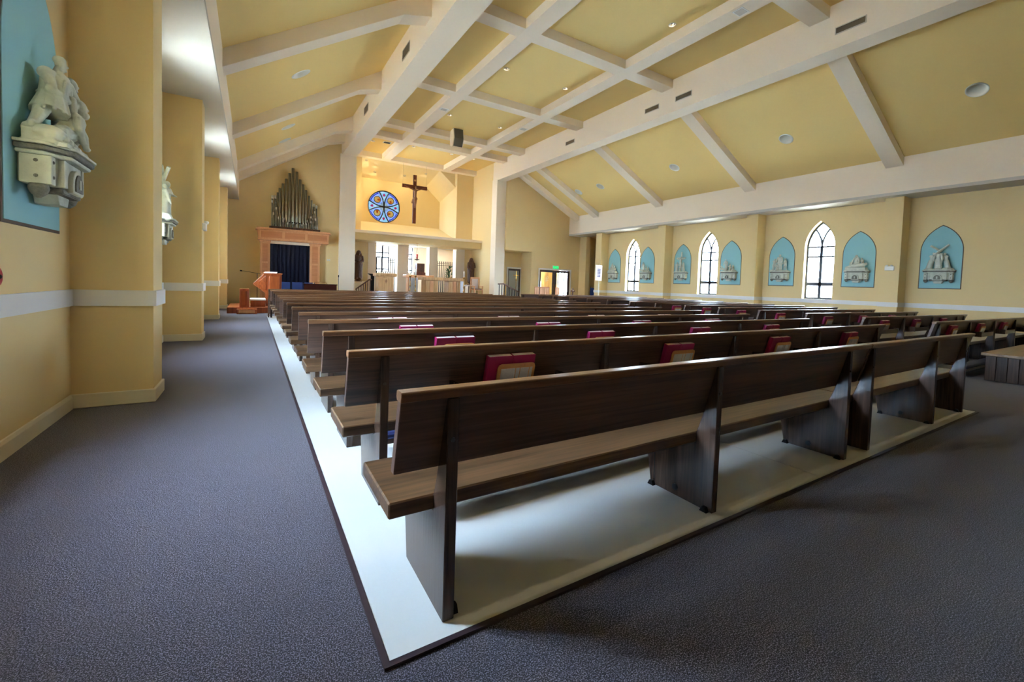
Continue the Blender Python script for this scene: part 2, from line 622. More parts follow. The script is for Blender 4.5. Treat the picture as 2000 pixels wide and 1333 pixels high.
# chair rails and baseboards
t1 = E('trim_1', 'white chair rail along the left wall and round its piers', kind='structure')
t2 = E('trim_2', 'white chair rail along the right wall and round its piers', kind='structure')
b1 = E('baseboard_left', 'cream baseboard along the left wall and round its piers', kind='structure')
b2 = E('baseboard_right', 'cream baseboard along the right wall and round its piers', kind='structure')
for k, p in enumerate(PIER):
    nxt = PIER[k + 1] if k < 5 else YE
    for (tr, bs, xw, xp, s, dp) in ((t1, b1, XL, XLP, 1, 0), (t2, b2, XR, XRP, -1, .03)):
        ya, yb = p + PT + dp * 2 + .028, nxt - .028 + dp
        if s == -1 and k == 5:
            yb = 20.5
        xs = sorted((xw - s * .02, xw + s * .026))
        MB().box(xs[0], ya, .95, xs[1], yb, 1.10).build('rail_run', 'trim', tr)
        xs = sorted((xw - s * .02, xp + s * .026))
        MB().box(xs[0], p + dp - .026, .95, xs[1], p + PT + dp * 2 + .026, 1.10).build('rail_return', 'trim', tr)
        xs = sorted((xw - s * .02, xw + s * .018))
        pr = [(xw - s * .02, 0), (xw + s * .02, 0), (xw + s * .02, .105), (xw + s * .012, .13), (xw - s * .02, .135)]
        MB().prism(pr, 'y', ya, yb).build('baseboard_run', 'base', bs)
        mb = MB()
        xs = sorted((xw - s * .02, xp + s * .02))
        mb.box(xs[0], p + dp - .02, 0, xs[1], p + PT + dp * 2 + .02, .13)
        mb.build('baseboard_return', 'base', bs, bevel=.006)

# altar-end walls of the aisles
wf = E('wall_front', 'yellow wall at the altar end with apse, canopy shelf and pillars', kind='structure')
MB().prism([(XL - .35, 0), (3.6, 0), (3.6, 8.5), (XLF, 6.0), (XL - .35, 6.0)], 'y', YE, YE + .3).build('wall_face', 'wall', wf)
# right wing with an alcove (x 12.9..14.78, z 0..3.33)
DW0, DW1, DWZ = 15.42, 17.85, 2.27
wing = [(14.78, 0), (DW0, 0), (DW0, DWZ), (DW1, DWZ), (DW1, 0), (XR + .35, 0), (XR + .35, 6.0), (XRF, 6.0), (12.9, 8.5), (12.9, 3.33), (14.78, 3.33)]
MB().prism(wing, 'y', YE, YE + .25).build('wall_face', 'wall', wf)
AY = 23.4
MB().box(14.78, YE + .25, 0, 14.98, AY, 3.4).build('alcove_side', 'wall', wf)
MB().prism([(12.86, 0), (13.82, 0), (13.82, 2.28), (14.76, 2.28), (14.76, 0), (14.98, 0), (14.98, 3.45), (12.86, 3.45)], 'y', AY, AY + .2).build('alcove_back', 'wall', wf)
MB().box(12.88, YE + .25, 3.33, 14.98, AY + .2, 3.45).build('alcove_ceiling', 'wall', wf)
# room behind both doors
for b in ((12.86, 26.2, 0, 19.2, 26.4, 3.6), (19.0, YE + .2, 0, 19.2, 23.7, 3.6), (19.0, 25.1, 0, 19.2, 26.4, 3.6), (19.0, 23.7, 2.5, 19.2, 25.1, 3.6), (19.0, 23.7, 0, 19.2, 25.1, .1), (12.86, AY + .1, 0, 13.0, 26.4, 3.6)):
    MB().box(*b).build('sacristy_wall', 'wall', wf)
MB().box(12.88, YE + .2, 3.5, 19.2, 26.4, 3.6).build('sacristy_ceiling', 'wall', wf)

# chancel side walls, columns
MB().box(3.6, YE, 0, 4.27, 23.45, 8.6).build('chancel_side', 'wall', wf)
MB().box(3.6, 24.75, 0, 4.27, 25.6, 8.6).build('chancel_side', 'wall', wf)
MB().box(3.6, 23.45, 0, 4.27, 24.75, 5.4).build('chancel_side', 'wall', wf)
MB().box(3.6, 23.45, 6.8, 4.27, 24.75, 8.6).build('chancel_side', 'wall', wf)
MB().box(12.3, 22.9, 0, 12.9, 25.6, 8.6).build('chancel_side', 'wall', wf)
MB().box(3.55, YE - .18, 0, 4.28, YE + .5, 7.25).build('column', 'cream', wf)
MB().box(12.28, 22.35, 0, 12.92, 22.95, 7.45).build('column', 'cream', wf)
# apse front
AF = 25.6
MB().box(3.6, AF, 3.6, 5.27, AF + .3, 8.7).build('apse_front', 'wall', wf)
MB().box(11.15, AF, 3.6, 12.9, AF + .3, 8.7).build('apse_front', 'wall', wf)
MB().box(3.6, AF, 0, 5.72, AF + .3, 3.6).build('apse_front', 'wall', wf)
MB().box(11.79, AF, 0, 12.9, AF + .3, 3.6).build('apse_front', 'wall', wf)
MB().box(4.27, 24.2, 3.42, 12.3, AF + .5, 3.80).build('canopy_shelf', 'wall', wf)
MB().box(4.27, 24.12, 3.80, 12.3, AF + .5, 3.95).build('canopy_cornice', 'cream', wf)
for (a, b) in ((5.70, 6.16), (7.42, 8.10), (9.40, 9.94), (11.2, 11.8)):
    MB().box(a, AF - .02, 0, b, AF + .48, 3.45).build('pillar', 'cream', wf)
# apse: sloping sill, back wall with round opening, splayed right side, sloping ceiling
AB = 27.6
RC, RR_ = (7.08, 5.90), 1.01
bw = MB().prism([(3.9, 4.3), (11.15, 4.3), (11.15, 6.3), (9.66, 7.62), (5.0, 7.62), (3.9, 6.65)], 'y', AB, AB + .25)
cutter = MB().tube([(RC[0], AB - .3, RC[1]), (RC[0], AB + .6, RC[1])], RR_, 48)
put('apse_back', cut(bw, cutter, 'apse_back'), 'wall', wf)
MB().prism([(AF + .1, 3.9), (AF + .1, 4.04), (AB + .05, 4.88), (AB + .05, 4.2)], 'x', 3.9, 11.2).build('apse_sill', 'apse', wf)
MB().prism([(11.15, AF + .02), (10.75, AB + .2), (11.3, AB + .2), (11.5, AF + .02)], 'z', 3.9, 8.7).build('apse_side', 'apse', wf)
MB().box(3.6, AF + .02, 3.9, 3.9, AB + .2, 8.7).build('apse_side', 'wall', wf)
MB().add([(9.66, AB + .2, 7.50), (11.1, AB + .2, 6.25), (11.42, AF + .2, 7.12), (10.02, AF + .2, 8.28), (9.66, AB + .2, 7.62), (11.1, AB + .2, 6.37), (11.42, AF + .2, 7.24), (10.02, AF + .2, 8.40)],
         [(0, 1, 2, 3), (7, 6, 5, 4), (0, 4, 5, 1), (1, 5, 6, 2), (2, 6, 7, 3), (3, 7, 4, 0)]).build('apse_ceiling_splay', 'apse', wf)
MB().prism([(9.9, 8.5), (11.5, 7.1), (11.5, 8.5)], 'y', AF + .27, AF + .29).build('apse_splay_front', 'apse', wf)
apc = MB().prism([(AF - .02, 8.36), (AB + .2, 7.44), (AB + .2, 7.6), (AF - .02, 8.6)], 'x', 3.6, 11.5).build('apse_ceiling', 'apse', wf)
MB().box(3.6, AF + .25, 8.3, 12.9, AB + .4, 8.7).build('apse_roof', 'ceil', wf)
# tabernacle chapel behind the pillars
CB = 27.75
cwin = [(6.66, 7.52, 1.8, 3.47), (8.2, 9.06, 1.8, 3.47)]
mb = MB().box(3.6, CB, 0, 6.66, CB + .25, 4.3)
prev = None
for i, (a, b, z0, z1) in enumerate(cwin):
    if i:
        mb.box(cwin[i - 1][1], CB, 0, a, CB + .25, 4.3)
    mb.box(a, CB, 0, b, CB + .25, z0)
    mb.box(a, CB, z1, b, CB + .25, 4.3)
mb.box(9.06, CB, 0, 12.9, CB + .25, 4.3)
mb.build('chapel_back', 'cream', wf)
MB().box(3.6, AF + .3, 0, 3.8, CB + .1, .9).build('chapel_side', 'wall', wf)
MB().box(3.6, AF + .3, 3.1, 3.8, CB + .1, 4.3).build('chapel_side', 'wall', wf)
MB().box(3.6, AF + .3, .9, 3.8, 26.3, 3.1).build('chapel_side', 'wall', wf)
MB().box(3.6, 27.4, .9, 3.8, CB + .1, 3.1).build('chapel_side', 'wall', wf)
MB().box(12.7, AF + .3, 0, 12.9, CB + .1, 4.3).build('chapel_side', 'wall', wf)
MB().box(3.6, AF + .3, 3.5, 12.9, CB + .1, 3.6).build('chapel_ceiling', 'soffit', wf)
# sanctuary floor with steps
sf = E('floor_sanctuary', 'raised sanctuary floor with carpeted steps before the altar', kind='structure')
MB().box(4.0, 19.0, 0, 12.3, CB, 0.45).build('platform', 'carpet', sf)
MB().box(4.0, 18.65, 0, 12.3, 19.0, 0.30).build('step', 'carpet', sf)
MB().box(4.0, 18.30, 0, 12.3, 18.65, 0.15).build('step', 'carpet', sf)
# rear wall
wb = MB().box(-1.8, YB - .3, 0, 19.2, YB, 9.0).build('wall_back', 'wall')
wb['kind'] = 'structure'
wb['label'] = 'plain yellow rear wall behind the last pews'

# ---------------------------------------------------------------- ceiling
ce = E('ceiling', 'mustard ceiling with cream rafters, great beams and central coffers', kind='structure')
BL0, BL1, BLZ = 3.62, 4.27, 7.20
BR0, BR1, BRZ = 12.30, 12.90, 7.38
CZ, CBZ = 8.48, 8.20
LCAN = [(1.05, y) for y in (3.5, 8.1, 12.75, 17.4, 19.2)]
RCAN = [(15.83, y) for y in (3.5, 8.1, 12.72, 17.42, 19.2)]
lz = lambda x: 5.6 + 2.62 / 4.14 * (x + .52)
rz = lambda x: 5.74 + 0.50 * (XRF - x)
CR = 0.19
cl = MB()
for x, y in LCAN:
    cl.tube([(x, y, lz(x) - .6), (x, y, lz(x) + .6)], CR, 20)
me = cut(MB().prism([(XLF - .1, lz(XLF - .1)), (BL0 + .1, lz(BL0 + .1)), (BL0 + .1, lz(BL0 + .1) + .1), (XLF - .1, lz(XLF - .1) + .1)], 'y', YB, YE + .3), cl, 'slope_panel')
put('slope_panel', me, 'ceil', ce)
cl = MB()
for x, y in RCAN:
    cl.tube([(x, y, rz(x) - .6), (x, y, rz(x) + .6)], CR, 20)
me = cut(MB().prism([(XRF + .1, rz(XRF + .1)), (BR1 - .1, rz(BR1 - .1)), (BR1 - .1, rz(BR1 - .1) + .1), (XRF + .1, rz(XRF + .1) + .1)], 'y', YB, YE + .3), cl, 'slope_panel')
put('slope_panel', me, 'ceil', ce)
for p in PIER + [21.25]:
    MB().prism([(XLF - .02, lz(XLF) - .36), (2.95, lz(2.95) - .37), (BL0 + .05, lz(BL0) - .60), (BL0 + .05, lz(BL0) + .02), (XLF - .02, lz(XLF) + .02)], 'y', p, p + .45).build('rafter', 'cream', ce)
    MB().prism([(XRF + .02, rz(XRF) - .29), (BR1 - .05, rz(BR1) - .29), (BR1 - .05, rz(BR1) + .02), (XRF + .02, rz(XRF) + .02)], 'y', p, p + .45).build('rafter', 'cream', ce)
MB().box(BL0, YB, BLZ, BL1, 22.3, 8.7).build('great_beam', 'cream', ce)
MB().box(BR0, YB, BRZ, BR1, 22.9, 8.7).build('great_beam', 'cream', ce)
CCAN = [(x, y) for y in (3.4, 8.1, 12.77, 17.6) for x in (7.23, 9.72)] + [(5.3, 23.2), (7.35, 22.8), (9.53, 22.8), (10.96, 22.9)]
cl = MB()
for x, y in CCAN:
    cl.tube([(x, y, CZ - .3), (x, y, CZ + .5)], .095, 16)
me = cut(MB().box(BL1 - .1, YB, CZ, BR0 + .1, AF + .1, CZ + .08), cl, 'coffer_panel')
put('coffer_panel', me, 'ceil', ce)
for p in PIER + [21.3]:
    MB().box(BL1 - .05, p, CBZ + .002, BR0 + .05, p + .46, CZ + .02).build('cross_beam', 'cream', ce)
MB().box(BL1 - .05, 25.2, CBZ + .002, BR0 + .05, AF + .05, CZ + .1).build('cross_beam', 'cream', ce)
for a in (6.28, 10.03):
    MB().box(a, YB, CBZ, a + .49, 25.4, CZ + .02).build('long_beam', 'cream', ce)
# roof lid keeps daylight out of the loft
rf = MB().box(-1.8, YB - .3, 9.0, 19.2, 28.0, 9.1).build('roof_lid', 'soffit', ce)
MB().box(BL0, YB, 8.6, BL1, AF, 9.05).build('loft_wall', 'soffit', ce)
MB().box(BR0, YB, 8.6, BR1, AF, 9.05).build('loft_wall', 'soffit', ce)
MB().box(3.6, AF + .1, 8.4, 12.9, AF + .3, 9.05).build('loft_wall', 'soffit', ce)
# pale paving outside
og = MB().box(-70, -60, -.5, 90, 90, -.13).build('ground_outside', 'outside')
og['kind'] = 'structure'
og['label'] = 'pale paving outside the church windows'


# ---------------------------------------------------------------- downlights
def area(name, loc, size, watts, col, parent=None, rot=(0, 0, 0), spread=None):
    l = bpy.data.lights.new(name, 'AREA')
    l.shape = 'DISK'
    l.size = size
    l.energy = watts
    l.color = col
    if spread:
        l.spread = spread
    o = bpy.data.objects.new(name, l)
    COL.objects.link(o)
    o.location = loc
    o.rotation_euler = rot
    o.parent = parent
    return o


ORD = ['nearest', 'second', 'third', 'fourth', 'fifth', 'sixth', 'seventh', 'eighth', 'ninth', 'tenth', 'eleventh', 'twelfth', 'thirteenth', 'fourteenth']


def downlight(x, y, z, r, slope, mat, label, group, watts, col):
    t = E('ceiling_downlight', label, 'downlight', (x, y, z), group=group)
    # open reflector, bottom edge follows the ceiling slope
    n = 20
    mb = MB()
    ring = [(r * math.cos(2 * math.pi * k / n), r * math.sin(2 * math.pi * k / n)) for k in range(n)]
    vs = [(a, b, slope * a) for a, b in ring] + [(a * .97, b * .97, slope * a * .97 + .005) for a, b in ring]
    h = .36 if r > .15 else .14
    vi = [(a, b, h) for a, b in ring] + [(a * .95, b * .95, h - .01) for a, b in ring]
    o1 = vs + vi
    fs = []
    for k in range(n):
        q = (k + 1) % n
        fs += [(k, q, 2 * n + q, 2 * n + k), (n + k, 3 * n + k, 3 * n + q, n + q), (k, n + k, n + q, q)]
    fs.append(tuple(2 * n + k for k in range(n)))
    fs.append(tuple(3 * n + k for k in range(n))[::-1])
    mb.add(o1, fs)
    mb.build('reflector', mat, t, smooth=True)
    # trim ring
    mb = MB()
    vs = []
    for rr, dz in ((r, -.012), (r * 1.16, -.008), (r * 1.16, .01), (r, .01)):
        vs += [(rr * math.cos(2 * math.pi * k / n), rr * math.sin(2 * math.pi * k / n), dz + slope * rr * math.cos(2 * math.pi * k / n)) for k in range(n)]
    fs = []
    for j in range(4):
        for k in range(n):
            q = (k + 1) % n
            fs.append((j * n + k, j * n + q, ((j + 1) % 4) * n + q, ((j + 1) % 4) * n + k))
    mb.add(vs, fs).build('trim_ring', 'can' if mat == 'can' else 'ventcream', t, smooth=True)
    lm = MB().ball((0, 0, h - .06), r * .28, 10, 6)
    lm.build('bulb', 'can', t, smooth=True)
    if watts:
        area('lamp', (0, 0, h - .11 if r > .15 else .07), r * 1.1, watts, col, t, spread=R(62 if r > .15 else 90))
    return t


WARM = (1.0, 0.80, 0.56)
for i, (x, y) in enumerate(LCAN):
    downlight(x, y, lz(x), CR, 2.62 / 4.14, 'can', f'white round downlight in the left sloping ceiling, {ORD[i]} one from the rear', 'wide downlights in the sloping ceilings', CAN_W if y < 19 else 0, WARM)
for i, (x, y) in enumerate(RCAN):
    downlight(x, y, rz(x), CR, -.5, 'can', f'white round downlight in the right sloping ceiling, {ORD[i]} one from the rear', 'wide downlights in the sloping ceilings', CAN_W if y < 19 else 0, WARM)
for i, (x, y) in enumerate(CCAN):
    if i < 8:
        lb = f'small silver downlight in the {ORD[i // 2]} central coffer, {"left" if i % 2 == 0 else "right"} of the pair'
    else:
        lb = f'small silver downlight above the sanctuary, {["first", "second", "third", "fourth"][i - 8]} from the left'
    downlight(x, y, CZ, .09, 0, 'silver', lb, 'small downlights in the coffers', COFFER_W, WARM)
# small downlights in the apse ceiling (surface rings)
for i, (x, y) in enumerate(((5.6, 26.0), (6.3, 26.9), (8.1, 26.8), (9.3, 26.3))):
    z = 8.36 - (y - AF) * .418
    t = E('apse_downlight', f'small dark ringed downlight in the apse ceiling, {["first", "second", "third", "fourth"][i]} from the left', 'downlight', (x, y, z), group='downlights in the apse')
    mb = MB()
    n = 16
    vs = []
    for rr, dz in ((.05, -.03), (.085, -.025), (.085, .02), (.05, .02)):
        vs += [(rr * math.cos(2 * math.pi * k / n), rr * math.sin(2 * math.pi * k / n), dz - .418 * rr * math.sin(2 * math.pi * k / n)) for k in range(n)]
    mb.add(vs, [(j * n + k, j * n + (k + 1) % n, ((j + 1) % 4) * n + (k + 1) % n, ((j + 1) % 4) * n + k) for j in range(4) for k in range(n)])
    mb.build('trim_ring', 'ventcream', t)
    MB().lathe([(.05, -.012), (.05, .02)], 12).build('lens', 'can', t)
    if APSE_W:
        area('lamp', (0, 0, -.06), .09, APSE_W, (1.0, .86, .62), t)


for i, (x, y) in enumerate(((6.4, 26.5), (8.9, 26.5), (10.9, 26.5))):  # unseen fixtures added to brighten the chapel back wall
    t = E('chapel_fill_light', f'unseen round fill light added in the chapel behind the pillars, {["left", "middle", "right"][i]} one', 'downlight', (x, y, 3.5), group='added chapel fill lights')
    MB().lathe([(.14, -.03), (.15, -.01), (.15, .005)], 16).build('housing', 'can', t)
    MB().lathe([(.11, -.036), (.11, -.03)], 16).build('lens', 'can', t)
    area('lamp', (0, 0, -.05), .2, [.6, .6, 4.5][i], (1.0, .92, .82), t)


# ---------------------------------------------------------------- windows
def arched_window(idx, xf, yc, side, label):
    """xf: x of frame plane, side +1 room lies towards +x"""
    t = E(f'window_{idx}', label, kind='structure', loc=(xf, yc, 0))
    d = .03
    w, zb, zs, za = WW - .13, WZB + .065, WZS, WZA - .09
    # outer frame
    out = arch_poly(WW, WZB, WZS, WZA)
    inn = arch_poly(w, zb, zs, za)
    mb = MB()
    n = len(out)
    vs = []
    for xx in (-d, d):
        vs += [(xx, p[0], p[1]) for p in out] + [(xx, p[0], p[1]) for p in inn]
    fs = []
    for i in range(n):
        j = (i + 1) % n
        fs += [(i, j, n + j, n + i), (2 * n + i, 3 * n + i, 3 * n + j, 2 * n + j), (n + i, n + j, 3 * n + j, 3 * n + i), (i, 2 * n + i, 2 * n + j, j)]
    mb.add(vs, fs).build('frame', 'window', t)
    h = za - zs
    Rr = (w * w / 4 + h * h) / w
    MB().box(-d, -.05, zb, d, .05, zs + .05).build('mullion', 'window', t)
    for z, th in ((1.68, .13), (2.74, .06), (3.12, .06)):
        MB().box(-d, -w / 2, z - th / 2, d, w / 2, z + th / 2).build('transom', 'window', t)
    th = math.acos(max(-1, 1 - w / (4 * Rr)))
    for s in (-1, 1):
        pts = [(0, s * (-Rr + Rr * math.cos(th * i / 8)), zs + Rr * math.sin(th * i / 8)) for i in range(9)]
        MB().tube(pts, .038, 6).build('tracery', 'window', t)
    # panes
    g = .004
    rows = [(zb, 1.66), (1.70, 2.73), (2.75, 3.11)]
    for z0, z1 in rows:
        for s in (-1, 1):
            a, b = sorted((s * .04, s * w / 2))
            MB().box(-g, a, z0, g, b, z1).build('pane', 'glass', t)
    for s in (-1, 1):
        trac = [(s * (-Rr + Rr * math.cos(th * i / 8)), zs + Rr * math.sin(th * i / 8)) for i in range(9)]
        if s == 1:
            continue
    ap = arch_pts(w, zs, za, 10)
    left = [p for p in ap if p[0] < 0]
    tr = [(-Rr + Rr * math.cos(th * i / 8), zs + Rr * math.sin(th * i / 8)) for i in range(9)]
    tipz = tr[-1][1]
    low = [p for p in left if p[1] < tipz - .01]
    high = [p for p in left if p[1] > tipz + .01]
    lan = low + tr[::-1]
    MB().prism(lan, 'x', -g, g).build('pane', 'glass', t)
    MB().prism([(-p[0], p[1]) for p in lan], 'x', -g, g).build('pane', 'glass', t)
    top = tr + high + [(0, za)] + [(-p[0], p[1]) for p in high[::-1]] + [(-p[0], p[1]) for p in tr[::-1][:-1]]
    MB().prism(top, 'x', -g, g).build('pane', 'glass', t)
    # daylight portal just outside the glass
    l = bpy.data.lights.new('daylight_portal', 'AREA')
    l.shape = 'RECTANGLE'
    l.size = WW
    l.size_y = WZA - WZB
    l.cycles.is_portal = True
    o = bpy.data.objects.new('daylight_portal', l)
    COL.objects.link(o)
    o.parent = t
    o.location = (-side * .12, 0, (WZA + WZB) / 2)
    o.rotation_euler = (R(90), 0, R(90) if side < 0 else R(-90))
    o.rotation_euler = (0, R(-90) * side, 0)
    return t


NEAR = ['nearest the rear', 'second from the rear', 'third from the rear', 'fourth from the rear', 'fifth from the rear']
n_w = 0
for i, c in enumerate(WIN_R):
    n_w += 1
    arched_window(n_w, XR + .22, c, -1, f'pointed arch window in the right wall, {NEAR[i]}, white with daylight')
for i, c in enumerate(WIN_L):
    n_w += 1
    arched_window(n_w, XL - .22, c, 1, f'pointed arch window in the left wall, {NEAR[i]}, hidden by piers')
# chapel windows
for i, (a, b, z0, z1) in enumerate(cwin):
    n_w += 1
    t = E(f'window_{n_w}', ['dark framed chapel window behind the ambo', 'dark framed chapel window beside the red sanctuary lamp'][i], kind='structure', loc=((a + b) / 2, CB + .12, 0))
    hw = (b - a) / 2
    for q in ((-hw, -.025, z0, -hw + .06, .025, z1), (hw - .06, -.025, z0, hw, .025, z1), (-hw, -.025, z0, hw, .025, z0 + .04), (-hw, -.025, z1 - .04, hw, .025, z1)):
        MB().box(*q).build('frame', 'window', t)
    zz = [z0 + .04]
    if i < 2:
        MB().box(-.055, -.025, z0, .055, .025, z1).build('mullion', 'window', t)
        for z in (1.98, 2.72, 3.02):
            MB().box(-hw, -.025, z - .042, hw, .025, z + .042).build('transom', 'window', t)
        zz += [1.98, 2.72, 3.02]
    zz.append(z1 - .04)
    for j in range(len(zz) - 1):
        for s in ((-1, 1) if i < 2 else (0,)):
            xa, xb = ((-hw + .04, hw - .04) if s == 0 else sorted((s * .025, s * (hw - .04))))
            MB().box(xa, -.004, zz[j] + .018, xb, .004, zz[j + 1] - .018).build('pane', 'glass', t)
    l = bpy.data.lights.new('daylight_portal', 'AREA')
    l.shape = 'RECTANGLE'
    l.size, l.size_y = b - a, z1 - z0
    l.cycles.is_portal = True
    o = bpy.data.objects.new('daylight_portal', l)
    COL.objects.link(o)
    o.parent = t
    o.location = (0, .1, (z0 + z1) / 2)
    o.rotation_euler = (R(-90), 0, 0)

# side glazing: sacristy door, plus unseen chapel and chancel windows added for light
def side_window(x, y0, y1, z0, z1, label, face=1):
    global n_w
    n_w += 1
    t = E(f'window_{n_w}', label, kind='structure', loc=(x, (y0 + y1) / 2, 0))
    hw = (y1 - y0) / 2
    for q in ((-hw, z0, -hw + .06, z1), (hw - .06, z0, hw, z1), (-hw, z0, hw, z0 + .06), (-hw, z1 - .06, hw, z1)):
        MB().box(-.03, q[0], q[1], .03, q[2], q[3]).build('frame', 'window', t)
    MB().box(-.03, -.03, z0, .03, .03, z1).build('mullion', 'window', t)
    for s in (-1, 1):
        a, b = sorted((s * .03, s * (hw - .06)))
        MB().box(-.004, a, z0 + .06, .004, b, z1 - .06).build('pane', 'glass', t)
    l = bpy.data.lights.new('daylight_portal', 'AREA')
    l.shape = 'RECTANGLE'
    l.size, l.size_y = z1 - z0, y1 - y0
    l.cycles.is_portal = True
    o = bpy.data.objects.new('daylight_portal', l)
    COL.objects.link(o)
    o.parent = t
    o.location = (-.1 * face, 0, (z0 + z1) / 2)
    o.rotation_euler = (0, R(-90) * face, 0)


side_window(3.7, 26.3, 27.4, .9, 3.1, 'unseen side window added to light the chapel behind the left statue wall')  # added opening, lights the chapel sideways
side_window(19.1, 23.7, 25.1, .1, 2.5, 'bright glazed side door seen through the double door', -1)
side_window(3.75, 23.45, 24.75, 5.4, 6.8, 'unseen side window added to light the chancel behind the left column')  # added opening, sized to light the right chancel wall

# rose window
n_w += 1
ro = E(f'window_{n_w}', 'round stained glass window in the apse with four amber medallions', kind='structure', loc=(RC[0], AB + .08, RC[1]))
def pane2(poly, name, mat, y=0.0, th=.006):
    MB().prism(poly, 'y', y - th / 2, y + th / 2).build(name, mat, ro)
def rot2(poly, a):
    c, s = math.cos(a), math.sin(a)
    return [(x * c - z * s, x * s + z * c) for x, z in poly]
Rg = RR_ - .035
ld = lambda t: .012 + .36 * t ** 2.1
side_pts = []
tm = .93
for i in range(11):
    t_ = tm * i / 10
    side_pts.append((ld(t_) * Rg, t_ * Rg))
a_end = math.atan2(side_pts[-1][0], side_pts[-1][1])
side_pts[-1] = (math.sin(a_end) * Rg, math.cos(a_end) * Rg)
rim = [(math.sin(a_end * (1 - 2 * i / 8)) * Rg, math.cos(a_end * (1 - 2 * i / 8)) * Rg) for i in range(1, 8)]


def keyhole(outer, hole):
    """outline with a hole reached by a hairline slit"""
    best = min(((i, j) for i in range(len(outer)) for j in range(len(hole))), key=lambda q: (outer[q[0]][0] - hole[q[1]][0]) ** 2 + (outer[q[0]][1] - hole[q[1]][1]) ** 2)
    i, j = best
    def area2(p):
        return sum(p[k][0] * p[(k + 1) % len(p)][1] - p[(k + 1) % len(p)][0] * p[k][1] for k in range(len(p)))
    h_ = hole[j:] + hole[:j]
    if area2(outer) * area2(hole) > 0:
        h_ = [h_[0]] + h_[1:][::-1]
    ex = 1e-4
    return outer[:i + 1] + h_ + [(h_[0][0] + ex, h_[0][1] + ex)] + [(outer[i][0] + ex, outer[i][1] + ex)] + outer[i + 1:]


core = .085
for k in range(4):
    a = -k * math.pi / 2
    mine_l = [p for p in side_pts if p[1] > core]
    arm = [(0.02, core)] + mine_l + rim + [(-p[0], p[1]) for p in mine_l[::-1]] + [(-.02, core)]
    td = [(.075 * math.cos(q) * (1 - .35 * math.sin(q)), (.76 + .09 * math.sin(q)) * Rg) for q in [2 * math.pi * i / 14 for i in range(14)]]
    pane2(rot2(keyhole(arm, td), a), 'arm_pane', 'g_aqua')
    pane2(rot2(td, a), 'ruby_teardrop', 'g_red')
    arc = []
    for i in range(1, 10):
        q = a_end + (math.pi / 2 - 2 * a_end) * i / 10
        arc.append((math.sin(q) * Rg, math.cos(q) * Rg))
    nxt = rot2([(-p[0], p[1]) for p in mine_l], -math.pi / 2)
    cxm, czm = .60 * Rg * math.sin(math.pi / 4), .60 * Rg * math.cos(math.pi / 4)
    med = [(cxm + .2 * math.cos(2 * math.pi * i / 20), czm + .2 * math.sin(2 * math.pi * i / 20)) for i in range(20)]
    gold = [(.10 * math.sin(math.pi / 2 * i / 6) + .05, .10 * math.cos(math.pi / 2 * i / 6) + .05) for i in range(7)]
    field = mine_l + arc + nxt[::-1]
    pane2(rot2(keyhole(field, med), a), 'field_pane', 'g_blue')
    band = []
    for i in range(11):
        q = a_end + .05 + (math.pi / 2 - 2 * a_end - .10) * i / 10
        band.append((math.sin(q) * Rg * .95, math.cos(q) * Rg * .95))
    for i in range(10, -1, -1):
        q = a_end + .05 + (math.pi / 2 - 2 * a_end - .10) * i / 10
        band.append((math.sin(q) * Rg * .88, math.cos(q) * Rg * .88))
    pane2(rot2(band, a), 'blue_border', 'g_rim', -.012)
    pane2(rot2(med, a), 'medallion', 'g_amber')
    pts = [(x, -.02, z) for x, z in rot2(med + med[:1], a)]
    MB().tube(pts, .02, 5).build('medallion_lead', 'window', ro)
    fig = [(cxm - .09, czm - .17), (cxm + .09, czm - .17), (cxm + .05, czm - .02), (cxm, czm + .03), (cxm - .05, czm - .02)]
    pane2(rot2(fig, a), 'medallion_figure', 'g_dusk', -.012)
    gq = [(.10 * math.cos(math.pi / 2 * i / 6) , .10 * math.sin(math.pi / 2 * i / 6)) for i in range(7)]
    out_ = [(.27 * math.sin(math.pi / 2 * (.12 + .76 * i / 6)), .27 * math.cos(math.pi / 2 * (.12 + .76 * i / 6))) for i in range(7)]
    inn_ = [(.09 * math.sin(math.pi / 2 * (.2 + .6 * i / 6)), .09 * math.cos(math.pi / 2 * (.2 + .6 * i / 6))) for i in range(7)]
    pane2(rot2(out_ + inn_[::-1], a), 'gold_quarter', 'g_straw', -.012)
    for sg in (-1, 1):
        pts = [(x, -.02, z) for x, z in rot2([(sg * p[0], p[1]) for p in side_pts], a)]
        MB().tube(pts, .036, 6).build('lead_came', 'window', ro)
MB().tube([(0, -.04, 0), (0, .01, 0)], core + .012, 20).build('lead_boss', 'window', ro)
ring = [(math.cos(2 * math.pi * i / 48) * (RR_ - .015), -.01, math.sin(2 * math.pi * i / 48) * (RR_ - .015)) for i in range(49)]
MB().tube(ring, .05, 6).build('outer_ring', 'window', ro)


# ---------------------------------------------------------------- doors
def door_leaf(t, x0, x1, z1, st=.11, top=.13, bot=.2, pane='glass'):
    lf = MB().box(x0, -.03, 0, x0 + st, .03, z1).box(x1 - st, -.03, 0, x1, .03, z1).box(x0 + st, -.03, z1 - top, x1 - st, .03, z1).box(x0 + st, -.03, 0, x1 - st, .03, bot).build('door_leaf', 'doorframe', t)
    MB().box(x0 + st, -.006, bot, x1 - st, .006, z1 - top).build('pane', pane, lf)
    return lf


